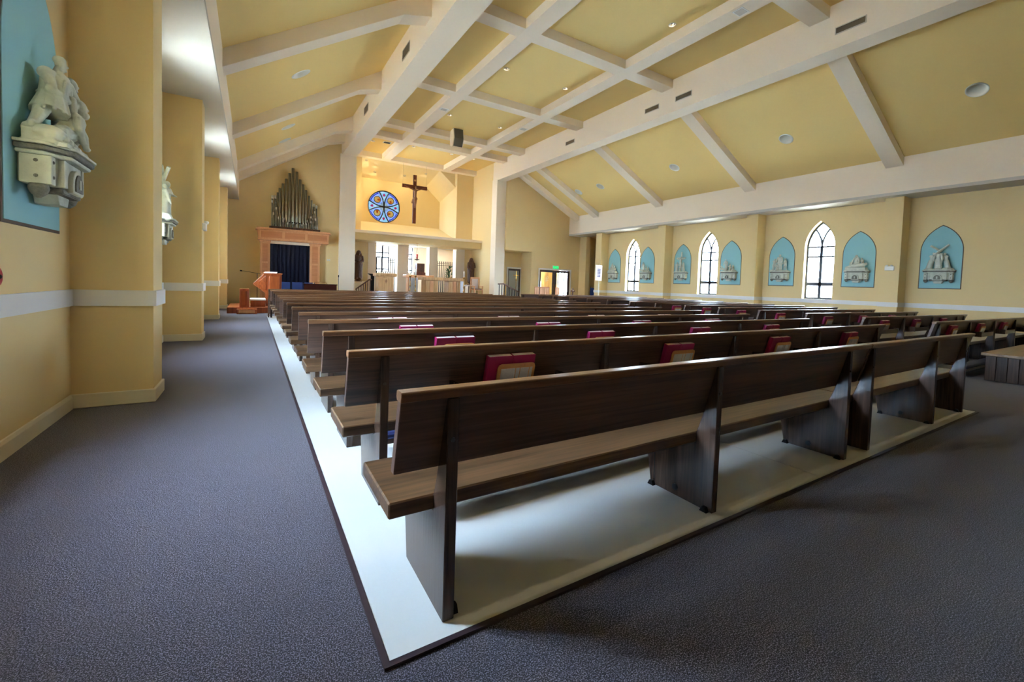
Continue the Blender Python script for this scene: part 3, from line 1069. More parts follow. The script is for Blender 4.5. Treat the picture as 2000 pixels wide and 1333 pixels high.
d1 = E('door_1', 'dark brown double door with tall glass panes under the exit sign', kind='structure', loc=((DW0 + DW1) / 2, YE + .08, 0))
hw = (DW1 - DW0) / 2
for q in ((-hw - .09, -.11, 0, -hw, -.05, DWZ + .09), (hw, -.11, 0, hw + .09, -.05, DWZ + .09), (-hw, -.11, DWZ, hw, -.05, DWZ + .09)):
    MB().box(*q).build('casing', 'trim', d1)
for s in (-1, 1):
    a, b = sorted((s * .005, s * hw))
    lf = door_leaf(d1, a, b, DWZ - .01, .14, .14)
    MB().tube([(s * .07, -.05, .95), (s * .07, -.08, 1.0), (s * .07, -.08, 1.3), (s * .07, -.05, 1.35)], .012, 6).build('handle', 'brass', lf)
# etched monogram on the left leaf
MB().tube([(-.62, -.012, 1.52), (-.62, -.012, 1.8), (-.52, -.012, 1.86), (-.46, -.012, 1.78), (-.52, -.012, 1.7), (-.62, -.012, 1.7)], .012, 5).build('etched_monogram', 'white', d1)
MB().tube([(-.72, -.012, 1.56), (-.46, -.012, 1.62)], .012, 5).build('etched_monogram', 'white', d1)
d2 = E('door_2', 'dark brown glazed door inside the alcove', kind='structure', loc=(14.29, AY + .06, 0))
for q in ((-.56, -.1, 0, -.47, -.05, 2.37), (.47, -.1, 0, .52, -.05, 2.37), (-.47, -.1, 2.28, .47, -.05, 2.37)):
    MB().box(*q).build('casing', 'trim', d2)
lf = door_leaf(d2, -.47, .47, 2.27, .09, .12, pane='greypane')
MB().ball((.40, -.06, 1.05), .03).build('knob', 'brass', lf, smooth=True)
# exit sign
ex = E('exit_sign', 'lit green exit sign above the brown double door', 'exit sign', (16.64, YE - .02, 2.33))
MB().box(-.25, -.03, 0, .25, .02, .24).build('housing', 'white', ex, bevel=.008)
MB().box(-.225, -.036, .025, .225, -.03, .215).build('face', 'exit', ex)
fc = bpy.data.curves.new('exit_text', 'FONT')
fc.body = 'EXIT'
fc.size = .2
fc.align_x = 'CENTER'
fc.extrude = .003
fo = bpy.data.objects.new('tmp_text', fc)
COL.objects.link(fo)
tm_ = evaluated(fo)
bpy.data.objects.remove(fo)
lt = put('letters', tm_, 'exitletter', ex)
lt.rotation_euler = (R(90), 0, 0)
lt.location = (0, -.04, .05)


# ================================================================== PEWS
def pew(name, x0, x1, legs, y, racks, kneeler, label, group, brackets=False):
    """y: rear face of the legs; the pew faces +y"""
    t = E(name, label, 'pew', (x0, y, 0), group=group)
    L = x1 - x0
    MB().box(0, .125, .382, L, .555, .445).build('seat', 'pewseat', t, bevel=.006)
    MB().prism([(.085, .57), (.125, .57), (.052, .868), (.012, .868)], 'x', 0.004, L - .004).build('back', 'pew', t, bevel=.003)
    MB().prism([(.004, .855), (.052, .855), (.060, .87), (.056, .893), (.0, .893), (-.004, .886)], 'x', 0, L).build('cap_rail', 'pewcap', t, bevel=.003)
    poly = [(0, .008), (.44, .008), (.505, .381), (.126, .381), (.126, .446), (.112, .48), (.086, .565), (.014, .853), (0, .853)]
    for lx in legs:
        lg = MB().prism(poly, 'x', lx - x0, lx - x0 + .046).build('leg', 'pewleg', t, bevel=.003)
        if brackets:
            outer = lx == legs[0]
            for yy in (.42, .04):
                xa = lx - x0 + (.046 if outer else -.026)
                MB().prism([(yy - .022, .008), (yy + .022, .008), (yy + .01, .036), (yy - .01, .036)], 'x', xa, xa + .026).build('floor_bracket', 'iron', lg)
            if not outer:
                MB().tube([(lx - x0 - .006, .25, .06), (lx - x0, .25, .06)], .02, 10).build('bolt_cap', 'iron', lg)
        MB().tube([(lx - x0 + .022, -.004, .70), (lx - x0 + .022, .002, .70)], .009, 8).build('bolt', 'bolt', lg)
    if kneeler:
        kn = MB().box(.35, -.30, .10, L - .35, -.14, .135).build('kneeler', 'pew', t, bevel=.003)
        MB().box(.36, -.31, .135, L - .36, -.13, .185).build('pad', 'pad', kn, bevel=.015)
    for rx in racks:
        a = rx - x0
        rk = MB().box(a - .40, -.075, .58, a + .40, .075, .595).build('book_rack', 'pew', t)
        MB().box(a - .40, -.088, .578, a + .40, -.074, .655).build('front_rail', 'pew', rk)
        for s in (-1, 1):
            xs = sorted((a + s * .40, a + s * .418))
            MB().prism([(-.09, .575), (.075, .575), (.058, .672), (-.09, .672)], 'x', xs[0], xs[1]).build('rack_end', 'pewleg', rk)
    return t


PITCH = .953
ROWY = lambda k: 1.437 + PITCH * k
LEGL = [.615, 2.29, 3.96, 5.64, 7.30]
BKL = [1.47, 3.15, 4.80, 6.46]
ROWN = ['rearmost', 'second', 'third', 'fourth', 'fifth', 'sixth', 'seventh', 'eighth', 'ninth', 'tenth', 'eleventh', 'twelfth', 'thirteenth', 'frontmost']
pew('pew', .44, 4.295, [.615, 2.25, 3.91], ROWY(0), [], False, 'nearest dark oak pew with a jutting seat end by the carpet corner', 'pews left of the centre aisle', True)
pew('pew', 4.305, 7.12, [4.335, 5.875, 6.83], ROWY(0), [], False, 'short dark oak pew abutting the right end of the nearest pew', 'pews left of the centre aisle', True)
proto = None
for k in range(1, 14):
    lab = f'long dark oak pew left of the aisle, {ROWN[k]} row from the rear' if k < 13 else 'long dark oak pew left of the aisle, frontmost row'
    if proto is None:
        proto = pew('pew', .44, 7.55, LEGL, ROWY(k), BKL, True, lab, 'pews left of the centre aisle')
    else:
        c = copy_tree(proto)
        c.location.y = ROWY(k)
        c['label'] = lab
LEGR = [9.80, 11.50, 13.22, 14.95]
BKR = [10.5, 12.22, 13.95, 15.3]
protor = None
for k in range(1, 14):
    lab = f'dark oak pew right of the aisle, {["", "rearmost", "second", "third", "fourth", "fifth", "sixth", "seventh", "eighth", "ninth", "tenth", "eleventh", "twelfth", "frontmost"][k]} row' + ('' if k in (1, 13) else ' from the rear')
    if k == 1:
        pew('pew', 9.62, 17.3, LEGR + [16.65], ROWY(k), [10.5, 12.22, 13.95, 15.7], True, lab, 'pews right of the centre aisle')
    elif protor is None:
        protor = pew('pew', 9.62, 15.75, LEGR + [15.5], ROWY(k), [10.5, 12.22, 13.95], True, lab, 'pews right of the centre aisle')
    else:
        c = copy_tree(protor)
        c.location.y = ROWY(k)
        c['label'] = lab
# front screens before the first row
for (x0, x1, nm) in ((.42, 7.55, 'left'), (9.62, 15.75, 'right')):
    t = E('pew_screen', f'dark oak front screen before the first pews {nm} of the aisle', 'pew screen', (x0, 15.1, 0), group='pew front screens')
    L = x1 - x0
    MB().box(0, 0, .12, L, .035, .85).build('panel', 'pew', t, bevel=.003)
    MB().box(-.01, -.02, .85, L + .01, .055, .888).build('cap_rail', 'pewcap', t, bevel=.004)
    nn = 5
    for i in range(nn):
        xx = .06 + (L - .17) * i / (nn - 1)
        MB().box(xx, -.05, .008, xx + .05, .30, .42).box(xx, -.03, .40, xx + .05, 0.0, .85).build('leg', 'pewleg', t)
    MB().box(-.006, .035, .008, .03, .34, .60).build('end_panel', 'pewleg', t)

# low bench at the right edge
t = E('low_bench', 'low wooden bench with tan top and plank end at the right edge', 'bench', (9.98, 1.15, 0))
MB().box(-.04, -.03, .40, 3.2, .78, .445).build('top', 'tabletop', t, bevel=.006)
for i in range(6):
    MB().box(.02, .02 + i * .12, .008, .06, .135 + i * .12, .40).build('end_plank', 'pewleg', t, bevel=.003)
for i in range(2):
    MB().box(.06, .02 + i * .66, .06, 3.1, .06 + i * .66, .40).build('apron', 'pewleg', t)
MB().box(3.06, .02, .008, 3.10, .72, .40).build('end_plank', 'pewleg', t)


# ---------------------------------------------------------------- hymnals and leaflets
def make_hymnal():
    t = E('hymnal', 'x', 'book')
    # local: x width, y thickness (towards -y = rear), z up; tilt set on the thing
    w_, h_, d_ = .172, .224, .042
    MB().box(-w_ / 2, -d_ / 2, 0, w_ / 2, -d_ / 2 + .004, h_).build('cover', 'crimson', t, bevel=.001)
    MB().box(-w_ / 2, d_ / 2 - .004, 0, w_ / 2, d_ / 2, h_).build('cover', 'crimson', t, bevel=.001)
    MB().prism([(-w_ / 2 - .006, -d_ / 2 + .006), (-w_ / 2, -d_ / 2), (-w_ / 2, d_ / 2), (-w_ / 2 - .006, d_ / 2 - .006)], 'z', 0, h_).build('spine', 'crimson', t)
    MB().box(-w_ / 2 + .003, -d_ / 2 + .004, .004, w_ / 2 - .005, d_ / 2 - .004, h_ - .001).build('pages', 'paper', t)
    return t


def make_leaflet():
    t = E('leaflet', 'x', 'leaflet')
    w_, h_ = .285, .17
    c = .025
    poly = [(-w_ / 2, 0), (w_ / 2, 0), (w_ / 2, h_ - c), (w_ / 2 - c * .3, h_ - c * .3), (w_ / 2 - c, h_), (-w_ / 2 + c, h_), (-w_ / 2 + c * .3, h_ - c * .3), (-w_ / 2, h_ - c)]
    MB().prism(poly, 'y', -.004, .004).build('cover', 'tan', t)
    for a, b in ((-.118, -.012), (-.006, .022), (.028, .094), (.100, .122)):
        MB().box(a, -.0052, .02, b, -.004, h_ - .03).build('printed_block', 'print', t)
    return t


hy, lf_ = make_hymnal(), make_leaflet()
first = {'h': True, 'l': True}
TILT = R(13.5)
def place(kind, proto_, x, y, z, label, group, dz=0.0, dr=0.0):
    if first[kind]:
        o = proto_
        first[kind] = False
    else:
        o = copy_tree(proto_)
    o.location = (x, y, z)
    o.rotation_euler = (TILT, 0, dr)
    o['label'] = label
    o['group'] = group


CNT = ['first', 'second', 'third', 'fourth']
rb = random.Random(3)
for side, xs, rows in (('left', BKL, range(1, 6)), ('right', [10.5, 12.22, 13.95], range(1, 8))):
    for k in rows:
        rn = ROWN[k] if side == 'left' else ["", "rearmost", "second", "third", "fourth", "fifth", "sixth", "seventh"][k]
        for j, x in enumerate(xs):
            y = ROWY(k)
            jit = rb.uniform(-.015, .015)
            for s, sn in ((-1, 'left'), (1, 'right')):
                place('h', hy, x + s * .090 + jit, y + .048, .602, f'crimson hymnal, {sn} of the pair, {CNT[j]} rack of {side} block {rn} row', 'crimson hymnals in pew racks', dr=0)
            place('l', lf_, x + jit + rb.uniform(.015, .04), y + .012, .597, f'tan leaflet with printed blocks, {CNT[j]} rack of {side} block {rn} row', 'tan leaflets in pew racks', dr=rb.uniform(-.03, .03))


# ================================================================== CARVED FIGURES
def cap(mb, p0, p1, r0, r1, n=10):
    p0, p1 = Vector(p0), Vector(p1)
    mb.tube([p0, p1], [r0, r1], n)
    mb.ball(p0, r0, n, 6)
    mb.ball(p1, r1, n, 6)


def person(mb, base, h, yaw=0.0, lean=(0, 0), lh=None, rh=None, kneel=False, bare=False, veil=False, stride=0.0, look=(0, 0)):
    """robed figure: base = feet centre; local x right, y front; hands given relative in units of h"""
    c, s = math.cos(yaw), math.sin(yaw)
    B = Vector(base)

    def W(x, y, z):
        # leaning grows with height
        x += lean[0] * z
        y += lean[1] * z
        return B + Vector((x * c - y * s, x * s + y * c, z)) * h
    hip = .30 if kneel else .50
    drop = .50 - hip
    ch, nk, hd = .71 - drop, .815 - drop, .905 - drop
    if kneel:
        cap(mb, W(-.05, .16, .04), W(-.055, 0, hip), .06 * h, .085 * h)
        cap(mb, W(.05, .16, .04), W(.055, 0, hip), .06 * h, .085 * h)
        cap(mb, W(-.05, .16, .04), W(-.06, -.14, .04), .05 * h, .04 * h)
        cap(mb, W(.05, .16, .04), W(.06, -.14, .04), .05 * h, .04 * h)
        cap(mb, W(0, -.06, .05), W(0, 0, hip), .12 * h, .10 * h)
    elif bare:
        for q in (-1, 1):
            cap(mb, W(q * .045, stride * q * .5, .03), W(q * .05, stride * q * .3 + .02, .27), .032 * h, .046 * h)
            cap(mb, W(q * .05, stride * q * .3 + .02, .27), W(q * .048, 0, hip), .048 * h, .07 * h)
            cap(mb, W(q * .045, stride * q * .5, .02), W(q * .05, stride * q * .5 + .10, .015), .026 * h, .022 * h)
        cap(mb, W(-.06, 0, .40), W(.06, 0, .40), .075 * h, .075 * h)
    else:
        for q in (-1, 1):
            cap(mb, W(q * .065, stride * q * .5, .04), W(q * .045, 0, hip), .082 * h, .085 * h)
            cap(mb, W(q * .06, stride * q * .5 + .06, .02), W(q * .06, stride * q * .5 + .12, .015), .028 * h, .022 * h)
        cap(mb, W(0, -.02, .05), W(0, 0, hip), .115 * h, .10 * h)
        for q in range(-2, 3):       # robe folds
            cap(mb, W(q * .045, .085 - abs(q) * .012, .05), W(q * .022, .085, hip - .04), .022 * h, .014 * h, 6)
    cap(mb, W(0, 0, hip), W(0, 0, ch), .092 * h, .105 * h)
    cap(mb, W(-.085, 0, ch + .06), W(.085, 0, ch + .06), .06 * h, .06 * h)
    cap(mb, W(0, 0, ch + .05), W(0, .01, nk + .02), .05 * h, .038 * h)
    H = W(look[0] * .05, .015 + look[1] * .05, hd)
    mb.ball(H, (.056 * h, .062 * h, .075 * h), 12, 8)
    F = Vector((-s, c, 0))
    Rt = Vector((c, s, 0))
    mb.ball(H + F * .062 * h + Vector((0, 0, -.008 * h)), (.012 * h, .014 * h, .018 * h), 6, 4)      # nose
    mb.ball(H + F * .045 * h + Vector((0, 0, -.055 * h)), .024 * h, 6, 4)                             # chin
    mb.ball(H - F * .018 * h + Vector((0, 0, .018 * h)), (.066 * h, .066 * h, .068 * h), 10, 6)      # hair
    if veil:
        mb.ball(H - F * .02 * h + Vector((0, 0, .01 * h)), (.078 * h, .075 * h, .085 * h), 12, 8)
        for q in (-1, 1):
            cap(mb, H + Rt * q * .058 * h - F * .02 * h, W(q * .105, .0, ch - .02), .032 * h, .05 * h)
        cap(mb, H - F * .05 * h, W(0, -.07, .2), .05 * h, .09 * h)
    for q, hnd in ((-1, lh), (1, rh)):
        sh = W(q * .115, 0, ch + .06)
        if hnd is None:
            hnd = (q * .15, .06, hip - .06)
        hw_ = W(*hnd)
        mid = (sh + hw_) / 2
        el = mid + (Rt * q * .06 - F * .03 - Vector((0, 0, .05))) * h * (0.4 if (hw_ - sh).length > .3 * h else 1.0)
        r = .036 if bare else .046
        cap(mb, sh, el, r * 1.15 * h, r * h)
        cap(mb, el, hw_, r * h, .026 * h)
        d = (hw_ - el).normalized()
        mb.ball(hw_ + d * .03 * h, (.024 * h, .024 * h, .03 * h), 8, 5)
        for g in (-1, 0, 1):         # fingers
            cap(mb, hw_ + d * .04 * h + Rt * g * .014 * h, hw_ + d * .085 * h + Rt * g * .018 * h, .009 * h, .007 * h, 5)


def rock(mb, w_, d_, h_, seed):
    rr = random.Random(seed)
    for i in range(9):
        x = -w_ / 2 + w_ * (i + .5) / 9
        mb.ball((x, d_ * rr.uniform(.35, .6), h_ * .25), (w_ * .10, d_ * .42, h_ * rr.uniform(.45, 1.0)), 8, 6)
    mb.box(-w_ / 2, .01, -.01, w_ / 2, d_ * .95, h_ * .35)


def cross_beam_(mb, p0, p1, r):
    mb.tube([p0, p1], r, 4)


def station_group(kind, voxel):
    """figures of one station; local x along the wall, y out from the wall, z up from the shelf"""
    mb = MB()
    rock(mb, .66, .27, .07, kind + 5)
    if kind == 0:      # fallen under a tilted cross, a helper at each side
        person(mb, (0.0, .17, .03), .60, 0, (0, .05), (-.16, .10, .40), (.14, .14, .46), kneel=False)
        person(mb, (-.22, .14, .03), .52, -.5, (.22, .05), (.16, .10, .58), (.24, .12, .52))
        person(mb, (.23, .14, .03), .54, .5, (-.20, .03), (-.26, .10, .60), (-.10, .12, .5))
        cross_beam_(mb, (-.20, .10, .80), (.14, .16, .46), .035)
        cross_beam_(mb, (.23, .10, .78), (-.04, .12, .58), .035)
    elif kind == 1:    # laid out body with mourners bending over it
        cap(mb, (-.22, .19, .21), (.10, .19, .17), .07, .06)
        cap(mb, (.10, .19, .17), (.28, .18, .12), .06, .04)
        mb.ball((-.29, .18, .24), (.045, .045, .05))
        mb.box(-.30, .04, .02, .30, .25, .12)
        person(mb, (.02, .09, .05), .52, 0, (-.02, .12), (-.22, .18, .40), (.20, .2, .36), veil=True)
        person(mb, (-.20, .09, .05), .42, -.4, (.10, .15), (.0, .18, .45), (.22, .18, .42))
        person(mb, (.22, .10, .05), .34, .6, (-.18, .18), (-.2, .2, .4), (.1, .2, .42))
    elif kind == 2:    # tall standing figure between two attendants, child before him
        person(mb, (0, .11, .05), .66, 0, (0, .02), (-.15, .10, .42), (.15, .12, .46))
        person(mb, (-.23, .13, .04), .50, -.5, (.05, 0), (.10, .14, .52), (.20, .12, .50), bare=True, stride=.14)
        person(mb, (.24, .13, .04), .50, .6, (-.10, .02), (-.22, .12, .62), (-.14, .14, .5), bare=True, stride=.16)
        person(mb, (.05, .22, .03), .36, 0, (0, 0), (-.08, .14, .4), (.08, .14, .4), kneel=True)
    elif kind == 3:    # kneeling group before a raised bowed figure
        person(mb, (.10, .12, .08), .50, 0, (.05, .08), (-.2, .14, .46), (.2, .14, .40))
        person(mb, (-.12, .14, .04), .42, -.5, (.10, .08), (.12, .16, .46), (.22, .14, .42), kneel=True)
        person(mb, (-.25, .15, .03), .36, -.7, (.15, .05), (.1, .18, .4), (.2, .18, .38), kneel=True)
        cap(mb, (.08, .20, .10), (.30, .20, .13), .055, .045)
        cross_beam_(mb, (.10, .20, .06), (.33, .20, .27), .026)
    elif kind == 4:    # crucifixion
        cross_beam_(mb, (0, .07, .03), (0, .07, 1.02), .04)
        cross_beam_(mb, (-.25, .07, .72), (.25, .07, .72), .035)
        person(mb, (0, .12, .22), .56, 0, (0, .02), (-.40, .0, .86), (.40, .0, .86), bare=True)
        person(mb, (-.20, .14, .04), .46, -.3, (.04, .02), (.06, .14, .52), (.1, .14, .5), veil=True)
        person(mb, (.20, .14, .04), .48, .3, (-.04, 0), (-.1, .14, .56), (.1, .12, .4))
        person(mb, (-.03, .20, .03), .34, 0, (0, .0), (-.1, .14, .5), (.1, .14, .5), kneel=True)
    elif kind == 5:    # soldier striding over a fallen man, a second man behind
        mb.prism([(-.33, 0), (.34, 0), (.34, .10), (.24, .13), (.05, .09), (-.33, .03)], 'y', .02, .15)
        for i in range(8):
            mb.ball((.29 - i * .085, .14, .085 - i * .008), (.075, .10, .06 - i * .003), 10, 7)
            mb.ball((.26 - i * .08, .05 + .02 * (i % 2), .11 - i * .008), (.06, .06, .05), 8, 6)
        i0 = len(mb.v)
        cap(mb, (.25, .11, .17), (.17, .12, .27), .034, .042)
        cap(mb, (.17, .12, .27), (.09, .13, .39), .045, .06)
        cap(mb, (.25, .11, .17), (.31, .12, .16), .03, .022)
        cap(mb, (-.02, .19, .11), (-.05, .21, .25), .032, .044)
        cap(mb, (-.05, .21, .25), (.05, .15, .39), .046, .062)
        cap(mb, (-.02, .19, .10), (-.08, .22, .085), .03, .022)
        mb.tube([(.03, .15, .47), (.06, .15, .42), (.10, .15, .30)], [.07, .08, .112], 12)
        for q in range(7):
            an = math.pi * (q / 6.0)
            cap(mb, (.05 + .075 * math.cos(an), .15 + .075 * math.sin(an), .43), (.095 + .108 * math.cos(an), .15 + .108 * math.sin(an), .312), .011, .013, 6)
        mb.tube([(.03 + .082 * math.cos(2 * math.pi * q / 12), .15 + .082 * math.sin(2 * math.pi * q / 12), .455) for q in range(13)], .013, 6)
        for q in range(5):
            cap(mb, (-.06 + q * .035, .225, .46), (-.05 + q * .03, .235, .57), .012, .012, 6)
        cap(mb, (.05, .15, .42), (.0, .16, .57), .082, .09)
        cap(mb, (-.075, .19, .58), (.085, .13, .60), .05, .05)
        cap(mb, (.0, .165, .62), (-.025, .175, .68), .036, .032)
        mb.ball((-.035, .18, .722), (.034, .036, .056), 12, 8)
        mb.ball((-.052, .214, .715), (.007, .009, .013), 6, 4)
        mb.ball((-.044, .204, .682), (.014, .012, .012), 6, 4)
        mb.ball((-.03, .174, .752), (.038, .041, .034), 14, 8)
        cap(mb, (-.085, .20, .58), (-.12, .245, .47), .042, .034)
        cap(mb, (-.12, .245, .47), (-.045, .25, .41), .034, .024)
        mb.ball((-.03, .25, .40), .026)
        cap(mb, (.09, .14, .59), (.13, .18, .47), .036, .03)
        cap(mb, (.14, .17, .47), (.02, .23, .43), .034, .024)
        cap(mb, (-.02, .25, .46), (-.045, .25, .13), .026, .034, 8)
        mb.v[i0:] = [(x, y - .055, z - .02) for x, y, z in mb.v[i0:]]
        i0 = len(mb.v)
        cap(mb, (-.20, .12, .10), (-.17, .12, .46), .08, .075)
        cap(mb, (-.22, .13, .48), (-.10, .12, .48), .045, .045)
        cap(mb, (-.17, .13, .50), (-.185, .15, .55), .03, .028)
        mb.ball((-.20, .165, .592), (.034, .037, .054), 12, 8)
        mb.ball((-.193, .152, .612), (.039, .041, .044), 10, 6)
        mb.ball((-.215, .198, .590), (.008, .010, .012), 6, 4)
        mb.ball((-.208, .190, .556), (.016, .014, .012), 6, 4)
        cap(mb, (-.11, .15, .47), (-.09, .20, .36), .034, .026)
        mb.v[i0:] = [(x, y - .02, z + .01) for x, y, z in mb.v[i0:]]
        i0 = len(mb.v)
        cap(mb, (.06, .20, .10), (-.10, .19, .13), .05, .068)
        cap(mb, (-.10, .19, .13), (-.20, .215, .25), .078, .075)
        cap(mb, (-.14, .24, .27), (-.26, .20, .27), .042, .042)
        cap(mb, (-.21, .22, .29), (-.225, .235, .33), .03, .028)
        mb.ball((-.235, .25, .378), (.037, .04, .056), 12, 8)
        mb.ball((-.23, .237, .400), (.044, .046, .046), 10, 6)
        mb.ball((-.245, .288, .374), (.009, .011, .013), 6, 4)
        for q in range(4):
            cap(mb, (-.20 + q * .03, .27, .15), (-.19 + q * .03, .275, .27), .013, .011, 6)
        mb.ball((-.235, .27, .325), (.034, .034, .034), 8, 6)
        cap(mb, (-.13, .255, .26), (-.08, .275, .17), .036, .03)
        cap(mb, (-.08, .275, .17), (-.14, .285, .09), .028, .022)
        mb.ball((-.15, .285, .08), (.026, .026, .02), 8, 5)
        cap(mb, (-.27, .21, .26), (-.30, .25, .16), .036, .03)
        cap(mb, (-.30, .25, .16), (-.27, .27, .07), .028, .022)
        mb.ball((-.27, .275, .06), (.026, .026, .02), 8, 5)
        mb.v[i0:] = [(x + .12, y - .03, z + .03) for x, y, z in mb.v[i0:]]
    else:              # man carrying a long cross upward with followers
        person(mb, (-.02, .14, .05), .60, -.3, (.06, .06), (-.10, .16, .60), (.14, .16, .62))
        person(mb, (.18, .14, .04), .54, .4, (-.05, .04), (-.14, .14, .60), (.1, .12, .44))
        person(mb, (-.20, .14, .04), .46, -.5, (.08, .02), (.1, .14, .5), (.2, .12, .46))
        cross_beam_(mb, (-.10, .14, .30), (.04, .08, .90), .038)
        cross_beam_(mb, (.0, .12, .68), (.13, .20, .86), .034)
    return fuse(mb, voxel, 'figure_group', 1)


def console(t, s=1.0):
    """carved bracket shelf, top at z=0; x along wall, y out"""
    W_, D_ = .38, .30
    # shelf slab with canted front corners
    def slab(w_, d_, z0, z1, name, mat, bev=.004):
        poly = [(-w_, 0), (-w_, d_ * .55), (-w_ * .62, d_), (w_ * .62, d_), (w_, d_ * .55), (w_, 0)]
        return MB().prism(poly, 'z', z0, z1).build(name, mat, t, bevel=bev)
    slab(W_, D_, -.022, 0, 'shelf', 'stone')
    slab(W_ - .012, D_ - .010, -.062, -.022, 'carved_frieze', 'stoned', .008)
    slab(W_ - .035, D_ - .03, -.090, -.062, 'moulding', 'stone', .008)
    slab(W_ - .085, D_ - .085, -.29, -.090, 'bracket_body', 'stone', .003)
    for sx in (-1, 1):
        xs = sorted((sx * (W_ - .045), sx * (W_ - .125)))
        ps = MB().box(xs[0], .02, -.30, xs[1], D_ * .62, -.092).build('pilaster', 'stone', t, bevel=.004)
        for zz in (-.135, -.245):
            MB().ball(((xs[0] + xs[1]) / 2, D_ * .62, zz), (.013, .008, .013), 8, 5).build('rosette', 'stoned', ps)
            MB().ball((sx * (W_ - .045), D_ * .35, zz), (.008, .013, .013), 8, 5).build('rosette', 'stoned', ps)
        mb = MB().lathe([(.012, -.40), (.045, -.37), (.058, -.33), (.05, -.30)], 10, (sx * (W_ - .085), D_ * .36, 0))
        mb.build('corbel_knob', 'stoned', t, smooth=True)
        xs = sorted((sx * (W_ - .165), sx * (W_ - .205)))
        MB().box(xs[0], .02, -.30, xs[1], D_ - .075, -.092).build('pilaster', 'stone', t, bevel=.004)
    # arched roundel
    ar = [(.115 * math.cos(math.pi * i / 12), -.26 + .13 * math.sin(math.pi * i / 12)) for i in range(13)] + [(-.115, -.32), (.115, -.32)]
    rn = MB().prism(ar, 'y', .05, D_ - .055).build('roundel', 'stone', t, bevel=.004)
    ar2 = [(.08 * math.cos(math.pi * i / 12), -.25 + .09 * math.sin(math.pi * i / 12)) for i in range(13)] + [(-.08, -.30), (.08, -.30)]
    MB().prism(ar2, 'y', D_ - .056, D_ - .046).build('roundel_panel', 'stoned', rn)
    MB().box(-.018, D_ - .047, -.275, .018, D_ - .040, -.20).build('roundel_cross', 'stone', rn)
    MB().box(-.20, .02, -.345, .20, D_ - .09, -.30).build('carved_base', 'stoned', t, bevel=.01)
    MB().prism([(-.085, -.42), (.085, -.42), (.12, -.345), (-.12, -.345)], 'y', .02, D_ - .14).build('number_plinth', 'stone', t, bevel=.004)


meshes_st = {}
def station(kind, side, yc, zshelf, panel_label, st_label, big=False, sc=1.0):
    xw = XL if side > 0 else XR
    rz_ = R(-90) if side > 0 else R(90)
    # painted niche panel (flat on the wall)
    t = E('niche_panel', panel_label, 'wall panel', (xw, yc, 0), rz_, group='blue painted niche panels')
    w_, zb, zs, za = 1.0, 1.58, 2.78, 3.60
    MB().prism(arch_poly(w_, zb, zs, za), 'y', .0005, .008).build('border', 'bluedge', t)
    MB().prism(arch_poly(w_ - .045, zb + .024, zs, za - .03), 'y', .002, .014).build('field', 'blue', t)
    s_ = E('station_relief', st_label, 'sculpture', (xw + side * .015, yc, zshelf), rz_, group='station of the cross reliefs')
    key = (kind, big)
    if key not in meshes_st:
        meshes_st[key] = station_group(kind, .005 if big else .008)
    f = put('figure_group', meshes_st[key], 'stone', s_)
    f.location = (0, .015, -.005)
    console(s_)
    s_.scale = (sc, sc, sc)
    return s_


RP = [(4.63, 0), (6.78, 1), (9.40, 2), (11.60, 3), (14.16, 4), (16.42, 3), (18.92, 1)]
RPL = ['blue pointed niche panel, largest on the right wall, behind the tilted cross relief',
       'blue pointed niche panel just right of the nearest arched window',
       'blue pointed niche panel just left of the nearest arched window',
       'blue pointed niche panel just right of the middle arched window',
       'blue pointed niche panel behind the crucifixion relief',
       'blue pointed niche panel just right of the farthest arched window',
       'blue pointed niche panel farthest along the right wall beside the banner']
RSL = ['pale carved relief of three figures under a tilted cross on a bracket',
       'pale carved relief of mourners over a laid out body, right of nearest window',
       'pale carved relief with a tall figure between attendants, left of nearest window',
       'pale carved relief of a kneeling group, right of the middle window',
       'pale carved relief of the crucifixion with a tall upright cross',
       'pale carved relief of kneeling figures, right of the farthest window',
       'pale carved relief of a reclining group, farthest on the right wall']
for i, (yc, kd) in enumerate(RP):
    station(kd, -1, yc, 2.17, RPL[i], RSL[i])
station(5, 1, 4.66, 2.17, 'blue pointed niche panel at the left edge of the picture', 'large pale relief of a soldier over a fallen man, left edge of picture', True, .97)
station(6, 1, 9.20, 2.17, 'blue niche panel hidden behind the first left pier', 'pale carved relief peeking out behind the nearest left pier')

# ================================================================== APSE AND SANCTUARY THINGS
# crucifix
cx = E('crucifix', 'large brown wooden crucifix hanging before the apse wall', 'crucifix', (8.27, 25.3, 4.73))
MB().box(-.10, -.05, 0, .10, .05, 2.88).build('upright', 'crosswood', cx, bevel=.006)
MB().box(-.76, -.055, 2.07, .76, .045, 2.27).build('crossbar', 'crosswood', cx, bevel=.006)
mb = MB()
h = 1.35
Bq = Vector((0, -.12, 1.0))
for q in (-1, 1):
    cap(mb, (q * .03, -.12, .98), (q * .045, -.17, 1.24), .028, .042)
    cap(mb, (q * .045, -.17, 1.24), (q * .06, -.12, 1.50), .045, .068)
    cap(mb, (q * .035, -.12, .97), (q * .035, -.17, .90), .024, .018)
    cap(mb, (q * .12, -.11, 1.98), (q * .34, -.10, 2.06), .042, .034)
    cap(mb, (q * .34, -.10, 2.06), (q * .58, -.08, 2.16), .033, .022)
    mb.ball((q * .61, -.08, 2.17), (.035, .018, .025), 8, 5)
    for g in range(4):
        cap(mb, (q * .63, -.08, 2.155 + g * .012), (q * .675, -.085, 2.16 + g * .014), .007, .006, 5)
cap(mb, (0, -.12, 1.52), (0, -.13, 1.74), .085, .08)
cap(mb, (0, -.13, 1.74), (0, -.12, 1.92), .085, .10)
cap(mb, (-.10, -.11, 1.95), (.10, -.11, 1.95), .055, .055)
cap(mb, (0, -.12, 1.98), (.02, -.15, 2.06), .045, .038)
